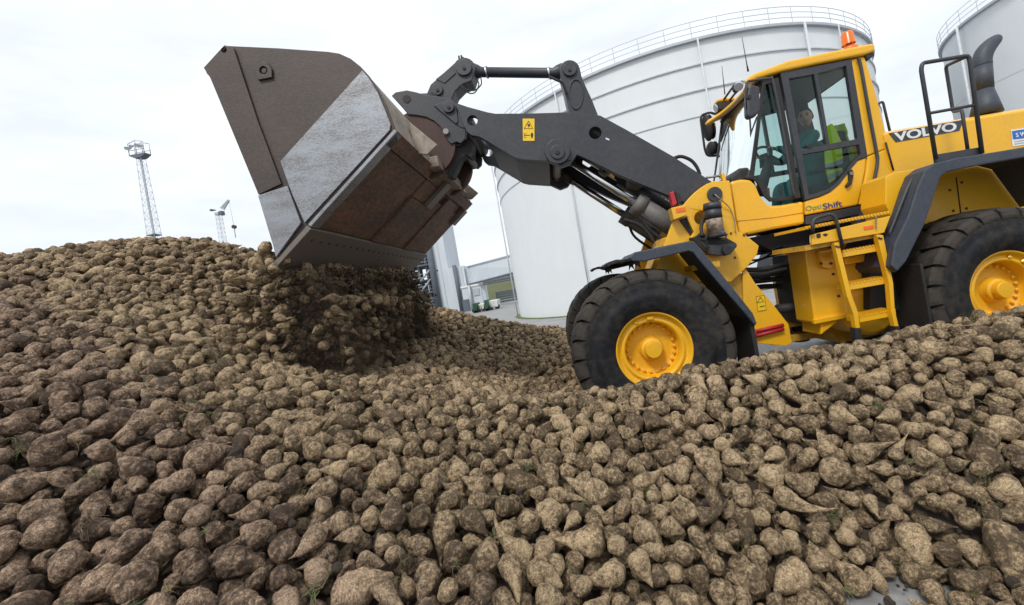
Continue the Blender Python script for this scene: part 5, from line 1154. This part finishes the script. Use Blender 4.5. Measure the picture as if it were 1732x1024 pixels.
# ------------------------------------------------------------------ pack the beets: dart throwing in layers on the heap surface
R0 = 0.058
cell = 0.18; gridd = {}; pos = []; rad = []; axs = []; var = []
SPH = []                                # each shape as three balls along its axis: body, shoulder, tail
for L_, W_, tail, bend, cc, ctp in spec_: SPH.append(((0.06*L_, 0.97*W_), (-0.16*L_, 0.80*W_*(1-0.30*tail)), (-0.38*L_, 0.50*W_*(1-0.55*min(1, tail)))))
def try_add(p, ax, v, sc, tight):
    balls = []
    for k, (o, r) in enumerate(SPH[v]):
        o *= sc; r *= sc*tight*(1.0, 0.92, 0.8)[k]; x, y, z = p[0]+ax[0]*o, p[1]+ax[1]*o, p[2]+ax[2]*o
        ci, cj, ck = int(x//cell), int(y//cell), int(z//cell)
        for i in (ci, ci-1, ci+1):
            for j in (cj, cj-1, cj+1):
                for kk in (ck, ck-1, ck+1):
                    for q in gridd.get((i, j, kk), ()):
                        m = r+q[3]
                        if (x-q[0])**2+(y-q[1])**2+(z-q[2])**2 < m*m: return False
        balls.append((ci, cj, ck, x, y, z, r))
    for ci, cj, ck, x, y, z, r in balls: gridd.setdefault((ci, cj, ck), []).append((x, y, z, r))
    pos.append(p); rad.append(R0*sc); axs.append(ax); var.append(v); return True
def candidates(n, lo, hi, ymax):
    X = rng.uniform(-9.5, 6.2, n); Y = 0.65+rng.random(n)**1.1*(ymax-0.65)
    h = height(np.c_[X, Y]); z = h+rng.uniform(lo, hi, n)
    uv, dp = project(np.c_[X, Y, z]); ok = (dp > 0.3) & (uv[:, 0] > -750) & (uv[:, 0] < IW+750) & (uv[:, 1] < IH+420) & (h > 0.02)
    ok &= ~((Y > 4.05) & (Y < 4.85) & (X > HUBF.x-0.80) & (X < HUBF.x+0.80) & (z < 1.5)) & ~((Y > 4.05) & (Y < 4.85) & (X > HUBR.x-0.82) & (X < HUBR.x+0.82))
    return np.c_[X, Y, np.maximum(z, 0.05)][ok]
def axes_for(C):
    e_ = 0.05; g1_ = (height(C[:, :2]+[e_, 0])-height(C[:, :2]-[e_, 0]))/(2*e_); g2_ = (height(C[:, :2]+[0, e_])-height(C[:, :2]-[0, e_]))/(2*e_)
    nr_ = np.c_[-g1_, -g2_, np.ones(len(C))]; nr_ /= np.linalg.norm(nr_, axis=1)[:, None]
    t1 = np.cross(nr_, [0.0, 1.0, 0.0]); t1 /= np.linalg.norm(t1, axis=1)[:, None]; t2 = np.cross(nr_, t1)
    a = rng.uniform(0, 2*np.pi, len(C)); tl = np.clip(rng.normal(0.14, 0.26, len(C)), -0.25, 1.2); up_ = rng.random(len(C)) < 0.2; tl[up_] = rng.uniform(-0.2, 1.5, up_.sum())
    return (t1*np.cos(a)[:, None]+t2*np.sin(a)[:, None])*np.cos(tl)[:, None]+nr_*np.sin(tl)[:, None]
for n, lo, hi, tight, ymax, smin, smax in ((170000, -0.02, 0.03, 0.95, 11.8, 0.75, 1.55), (80000, -0.06, 0.02, 0.92, 11.8, 0.62, 1.0), (70000, -0.07, 0.01, 0.90, 4.2, 0.55, 0.9), (60000, -0.11, -0.04, 0.86, 4.2, 0.6, 1.0), (100000, -0.15, -0.06, 0.86, 11.8, 0.7, 1.2)):
    C = candidates(n, lo, hi, ymax); sc = 0.81*np.clip(np.exp(rng.normal(0.04, 0.22, len(C))), smin, smax); A4 = axes_for(C); V4 = pick(len(C))
    for p, ax, v, q in zip(C.tolist(), A4.tolist(), V4.tolist(), sc.tolist()): try_add(p, ax, v, q, tight)
# strays on the concrete at the foot of the heap
for _ in range(40):
    x = rng.uniform(1.2, 3.6); y = rng.uniform(1.55, 2.1); a = rng.uniform(0, 6.28)
    if height(np.array([[x, y]]))[0] < 0.02: try_add([x, y, 0.05], [math.cos(a), math.sin(a), 0.1], int(rng.choice(UNC)), float(rng.uniform(0.7, 1.05)), 1.25)
P = np.array(pos); Rr = np.array(rad); nb = len(P); VAR = np.array(var); SCL = Rr/R0
ROT = np.array([(Vector(ax).to_track_quat('Z', 'Y').to_matrix() @ Matrix.Rotation(random.random()*6.283, 3, 'Z')).to_euler()[:] for ax in axs])
uv, dp = project(P); inside = (uv[:, 0] > 0) & (uv[:, 0] < IW) & (uv[:, 1] > 0) & (uv[:, 1] < IH)
top = P[:, 2] > height(P[:, :2])-0.055
score = np.where(inside & top, Rr/dp, 0); order = np.argsort(-score); single = np.zeros(nb, bool); single[order[:290]] = True

# labels for the 290 beets that show largest: look, size, the way the tip points in the picture, and where they lie
def place(u, v):
    c = 'at the left edge' if u < 190 else 'under the falling beets' if u < 640 else 'in the middle' if u < 960 else 'below the front wheel' if u < 1270 else 'below the ladder' if u < 1520 else 'below the rear wheel'
    r = 'along the bottom' if v > 950 else 'low down' if v > 870 else 'midway' if v > 780 else 'higher up'
    return r+' '+c
LOOK = {'cut': 'pale-cut', 'tailed': 'long tapering', 'round': 'rounded', 'plain': 'pear-shaped'}
def tipdir(i):
    ax = Euler(ROT[i]).to_matrix() @ Vector((0, 0, -1)); q, _ = project(np.array([P[i], P[i]+np.array(ax)*0.1])); d = q[1]-q[0]; l_ = np.hypot(*d)*dp[i]/F/0.1
    if l_ < 0.45: return 'facing the camera' if ax.y > 0 else 'tip towards camera'
    return ['tip right', 'tip lower right', 'tip down', 'tip lower left', 'tip left', 'tip upper left', 'tip up', 'tip upper right'][int(round(math.atan2(d[1], d[0])/(math.pi/4))) % 8]
def size(i): return 'small' if SCL[i] < 0.79 else 'large' if SCL[i] > 0.99 else 'mid-sized'
names = {}
for i in np.nonzero(single)[0]: names.setdefault(f'{size(i)} {LOOK[SHN[VAR[i]]]} beet, {tipdir(i)}, {place(*uv[i])}', []).append(i)
ORD = ['leftmost', 'second', 'third', 'fourth', 'fifth', 'sixth']
for nm_, ids in names.items():
    ids.sort(key=lambda i: uv[i][0])
    for k_, i in enumerate(ids):
        o = bpy.data.objects.new('sugar_beet', SH[VAR[i]]); COL.objects.link(o); o.location = P[i]; o.rotation_euler = ROT[i]; o.scale = (SCL[i],)*3
        lb = nm_ if len(ids) == 1 else nm_+', '+('rightmost' if k_ == len(ids)-1 else ORD[min(k_, 5)])
        tag(o, lb, 'sugar beet', 'sugar beets in the near heap')

# ------------------------------------------------------------------ all other beets: one mass, instanced from the same shapes
lib = bpy.data.collections.new('beet_shapes')
for i, me in enumerate(SH): lib.objects.link(bpy.data.objects.new('beet_shape_%02d' % i, me))
def mass(name, P_, R_, S_, V_, collection=lib):
    me = bpy.data.meshes.new(name); me.from_pydata([tuple(p) for p in P_], [], []); n = len(P_)
    a = me.attributes.new('rot', 'FLOAT_VECTOR', 'POINT'); a.data.foreach_set('vector', np.asarray(R_, np.float32).ravel())
    a = me.attributes.new('scl', 'FLOAT', 'POINT'); a.data.foreach_set('value', np.asarray(S_, np.float32))
    a = me.attributes.new('var', 'INT', 'POINT'); a.data.foreach_set('value', np.asarray(V_, np.int32))
    o = bpy.data.objects.new(name, me); COL.objects.link(o)
    gt = bpy.data.node_groups.new(name+'_nodes', 'GeometryNodeTree'); gt.interface.new_socket('Geometry', in_out='INPUT', socket_type='NodeSocketGeometry'); gt.interface.new_socket('Geometry', in_out='OUTPUT', socket_type='NodeSocketGeometry')
    n = gt.nodes.new; l = gt.links.new
    gi, go = n('NodeGroupInput'), n('NodeGroupOutput'); iop = n('GeometryNodeInstanceOnPoints'); ci = n('GeometryNodeCollectionInfo'); ci.inputs['Collection'].default_value = collection; ci.inputs['Separate Children'].default_value = True; ci.inputs['Reset Children'].default_value = True
    def attr(nm, ty): q = n('GeometryNodeInputNamedAttribute'); q.data_type = ty; q.inputs['Name'].default_value = nm; return q.outputs['Attribute']
    er = n('FunctionNodeEulerToRotation'); l(attr('rot', 'FLOAT_VECTOR'), er.inputs[0])
    l(gi.outputs[0], iop.inputs['Points']); l(ci.outputs[0], iop.inputs['Instance']); iop.inputs['Pick Instance'].default_value = True
    l(attr('var', 'INT'), iop.inputs['Instance Index']); l(er.outputs[0], iop.inputs['Rotation']); l(attr('scl', 'FLOAT'), iop.inputs['Scale']); l(iop.outputs[0], go.inputs[0])
    md = o.modifiers.new('instances', 'NODES'); md.node_group = gt; return o
k = ~single
tag(mass('sugar_beet_heap', P[k], ROT[k], SCL[k], VAR[k]), 'great heap of muddy sugar beets covering the yard', None, kind='stuff')

# ------------------------------------------------------------------ beets pouring from the bucket
ed = A3.copy(); nf = 1900
fy = YB0+0.15+(BWID-0.3)*rng.random(nf)**0.9; fx = ed.x+0.08+rng.normal(0, 0.22, nf); fh = height(np.c_[fx, fy]); tt = rng.random(nf)
zt_ = ed.z-0.05
fx = np.where((tt < 0.3) & (fx > ed.x+0.15), ed.x+0.15-0.5*(fx-ed.x-0.15), fx); fz = fh+(zt_-fh)*(1-tt); fx = fx+rng.normal(0, 0.10, nf)*tt
extra = 130                                                      # those that roll off the near corner and fan out to the left
ey = rng.uniform(YB0-0.10, YB0+1.2, extra); te = rng.random(extra); ex_ = ed.x-0.05-0.42*te*rng.random(extra)+rng.normal(0, 0.06, extra); eh = height(np.c_[ex_, ey]); ez = ed.z+0.02-(ed.z-eh)*te
fx = np.minimum(fx, ed.x+0.30+0.2*rng.random(nf)-0.06*(fy-YB0))
FP = np.c_[np.r_[fx, ex_], np.r_[fy, ey], np.r_[fz, ez]]; FR = np.array([[random.uniform(-3.1, 3.1) for _ in range(3)] for _ in range(len(FP))]); FS = np.clip(np.exp(rng.normal(-0.30, 0.2, len(FP))), .6, 1.4); FV = pick(len(FP))
uvf, dpf = project(FP)
# a few at the near edge of the fall are told apart
edge_px = [(447, 424, 3.80, 2), (460, 441, 3.85, 4), (437, 446, 3.9, 1), (432, 470, 3.85, 9), (401, 505, 3.75, 5), (421, 512, 3.85, 2), (416, 540, 3.85, 10), (380, 560, 3.75, 7), (362, 596, 3.7, 3), (395, 470, 4.0, 4), (447, 490, 3.95, 0), (455, 528, 3.9, 13)]
dsc = ['wedged at the near corner of the bucket lip', 'dropping just under the near bucket corner', 'tumbling off the lip beside the skyline', 'falling free left of the bucket corner', 'falling leftmost, tail down, above the slope', 'falling beside the leftmost tailed beet', 'falling in mid-air with a pale cut end',
       'about to land on the left slope', 'landing lowest left of the fall', 'bouncing high on the left of the fall', 'falling at the front of the curtain, upper', 'falling at the front of the curtain, lower']
for (a, b_, c, v_), t_ in zip(edge_px, dsc):
    o = bpy.data.objects.new('falling_beet', SH[v_]); COL.objects.link(o); o.location = at(a, b_, c); o.rotation_euler = (random.uniform(-1, 1), random.uniform(0.3, 2.2), random.uniform(-3, 3)); o.scale = (1.12,)*3
    tag(o, 'sugar beet '+t_, 'sugar beet', 'beets falling from the bucket')
tag(mass('falling_beets', FP, FR, FS, FV), 'dense curtain of beets pouring off the bucket edge', None, kind='stuff')
# clods, leaf shreds and root hairs that fall with them or lie between the beets
clib = bpy.data.collections.new('clod_shapes')
for i in range(4):
    b_ = bmesh.new(); bmesh.ops.create_icosphere(b_, subdivisions=2, radius=1.0)
    for v in b_.verts: v.co *= 1+0.45*noise.noise(v.co*1.4+Vector((i*9, 0, 0)))
    me = bpy.data.meshes.new('clod'); b_.to_mesh(me); b_.free(); me.materials.append(SO); clib.objects.link(bpy.data.objects.new('clod_shape_%d' % i, me))
nc_ = 14000; cy = rng.uniform(YB0, YB1-0.45, nc_); cx_ = ed.x+0.02+rng.normal(0, 0.20, nc_); ch = height(np.c_[cx_, cy]); t_ = rng.random(nc_); czz = ch+(ed.z-0.05-ch)*t_
tag(mass('falling_soil', np.c_[cx_, cy, czz], rng.uniform(-3, 3, (nc_, 3)), np.exp(rng.normal(-5.3, 0.5, nc_)), rng.integers(0, 4, nc_), clib), 'crumbs of dark soil raining from the bucket', None, kind='stuff')
ngs = 7000; gxs = rng.uniform(-5, 5, ngs); gys = 0.8+rng.random(ngs)**1.5*4; hs = height(np.c_[gxs, gys])
okg = (hs > 0.02) | ((gxs > 0.9) & (gys < 2.2)); hs = np.maximum(hs, 0.02)
tag(mass('loose_soil', np.c_[gxs, gys, hs+rng.uniform(-0.05, 0.02, ngs)][okg], rng.uniform(-3, 3, (okg.sum(), 3)), np.exp(rng.normal(-5.0, 0.5, okg.sum())), rng.integers(0, 4, okg.sum()), clib), 'loose clods lying between the near beets', None, kind='stuff')
# leaf and root shreds
LF = bpy.data.materials.new('leaf_shreds'); LF.use_nodes = True; pb = LF.node_tree.nodes['Principled BSDF']; pb.inputs['Roughness'].default_value = 0.8
oi = LF.node_tree.nodes.new('ShaderNodeObjectInfo'); cr_ = LF.node_tree.nodes.new('ShaderNodeValToRGB'); cr_.color_ramp.elements[0].color = (0.05, 0.075, 0.018, 1); cr_.color_ramp.elements[1].color = (0.16, 0.125, 0.06, 1); LF.node_tree.links.new(oi.outputs['Random'], cr_.inputs[0]); LF.node_tree.links.new(cr_.outputs[0], pb.inputs['Base Color'])
glib = bpy.data.collections.new('shred_shapes')
for i in range(5):
    V = []; Fs = []; rr_ = random.Random(i)
    for k_ in range(14):
        a = rr_.random()*6.28; l_ = rr_.uniform(0.3, 1.0); w_ = rr_.uniform(0.012, 0.03); el_ = rr_.uniform(0.1, 1.0); b0 = Vector((rr_.uniform(-.2, .2), rr_.uniform(-.2, .2), 0)); d = Vector((math.cos(a), math.sin(a), 0)); sdv = Vector((-d.y, d.x, 0))*w_
        base = len(V)
        for q in range(5):
            t2 = q/4; c = b0+d*l_*t2+Vector((0, 0, l_*(el_*t2-0.9*t2*t2)))+Vector((0.12*math.sin(t2*5+k_), 0, 0))*t2; ww = 1-t2*0.8; V += [c-sdv*ww, c+sdv*ww]
        for q in range(4): Fs.append((base+2*q, base+2*q+1, base+2*q+3, base+2*q+2))
    me = pyd(V, Fs); me.materials.append(LF); glib.objects.link(bpy.data.objects.new('shred_shape_%d' % i, me))
ng = 520; gxs = rng.uniform(-4.5, 4.5, ng); gys = 0.9+rng.random(ng)**1.3*3.2; hs = height(np.c_[gxs, gys]); okg = hs > 0.03
tag(mass('leaf_shreds', np.c_[gxs, gys, hs+rng.uniform(0.0, 0.055, ng)][okg], np.c_[rng.normal(0, 0.5, okg.sum()), rng.normal(0, 0.5, okg.sum()), rng.uniform(0, 6.3, okg.sum())], rng.uniform(0.04, 0.10, okg.sum()), rng.integers(0, 5, okg.sum()), glib), 'wilted green and straw coloured leaf shreds among the beets', None, kind='stuff')
# dust and fine soil hanging in the fall, made dense to deepen its shade
DU = bpy.data.materials.new('shading_dust'); DU.use_nodes = True; t = DU.node_tree; t.nodes.clear(); o_ = t.nodes.new('ShaderNodeOutputMaterial'); pv = t.nodes.new('ShaderNodeVolumePrincipled')
pv.inputs['Color'].default_value = (0.11, 0.082, 0.058, 1); pv.inputs['Density'].default_value = 1.15; t.links.new(pv.outputs[0], o_.inputs['Volume'])
V = []; Fs = []; nj = 12
for j in range(nj+1):
    y = YB0-0.02+(BWID-0.45)*j/nj; wv = 0.20+0.05*math.sin(j*1.9)
    hz = float(height(np.array([[ed.x, y]]))[0])
    V += [(ed.x-0.30-wv*0.9, y, hz-0.1), (ed.x+0.40+wv*1.3, y, hz-0.1), (ed.x+0.12+wv*0.8, y, ed.z-0.10), (ed.x-0.12-wv*0.5, y, ed.z-0.10)]
for j in range(nj):
    for i in range(4): Fs.append((4*j+i, 4*j+(i+1) % 4, 4*j+4+(i+1) % 4, 4*j+4+i))
Fs += [(0, 3, 2, 1), tuple(4*nj+i for i in range(4))]
tag(link('shading_dust', fix(pyd(V, Fs)), DU), 'brown dust thickened to darken the curtain of falling beets', None, kind='stuff')
print('beets', nb, 'single', single.sum())
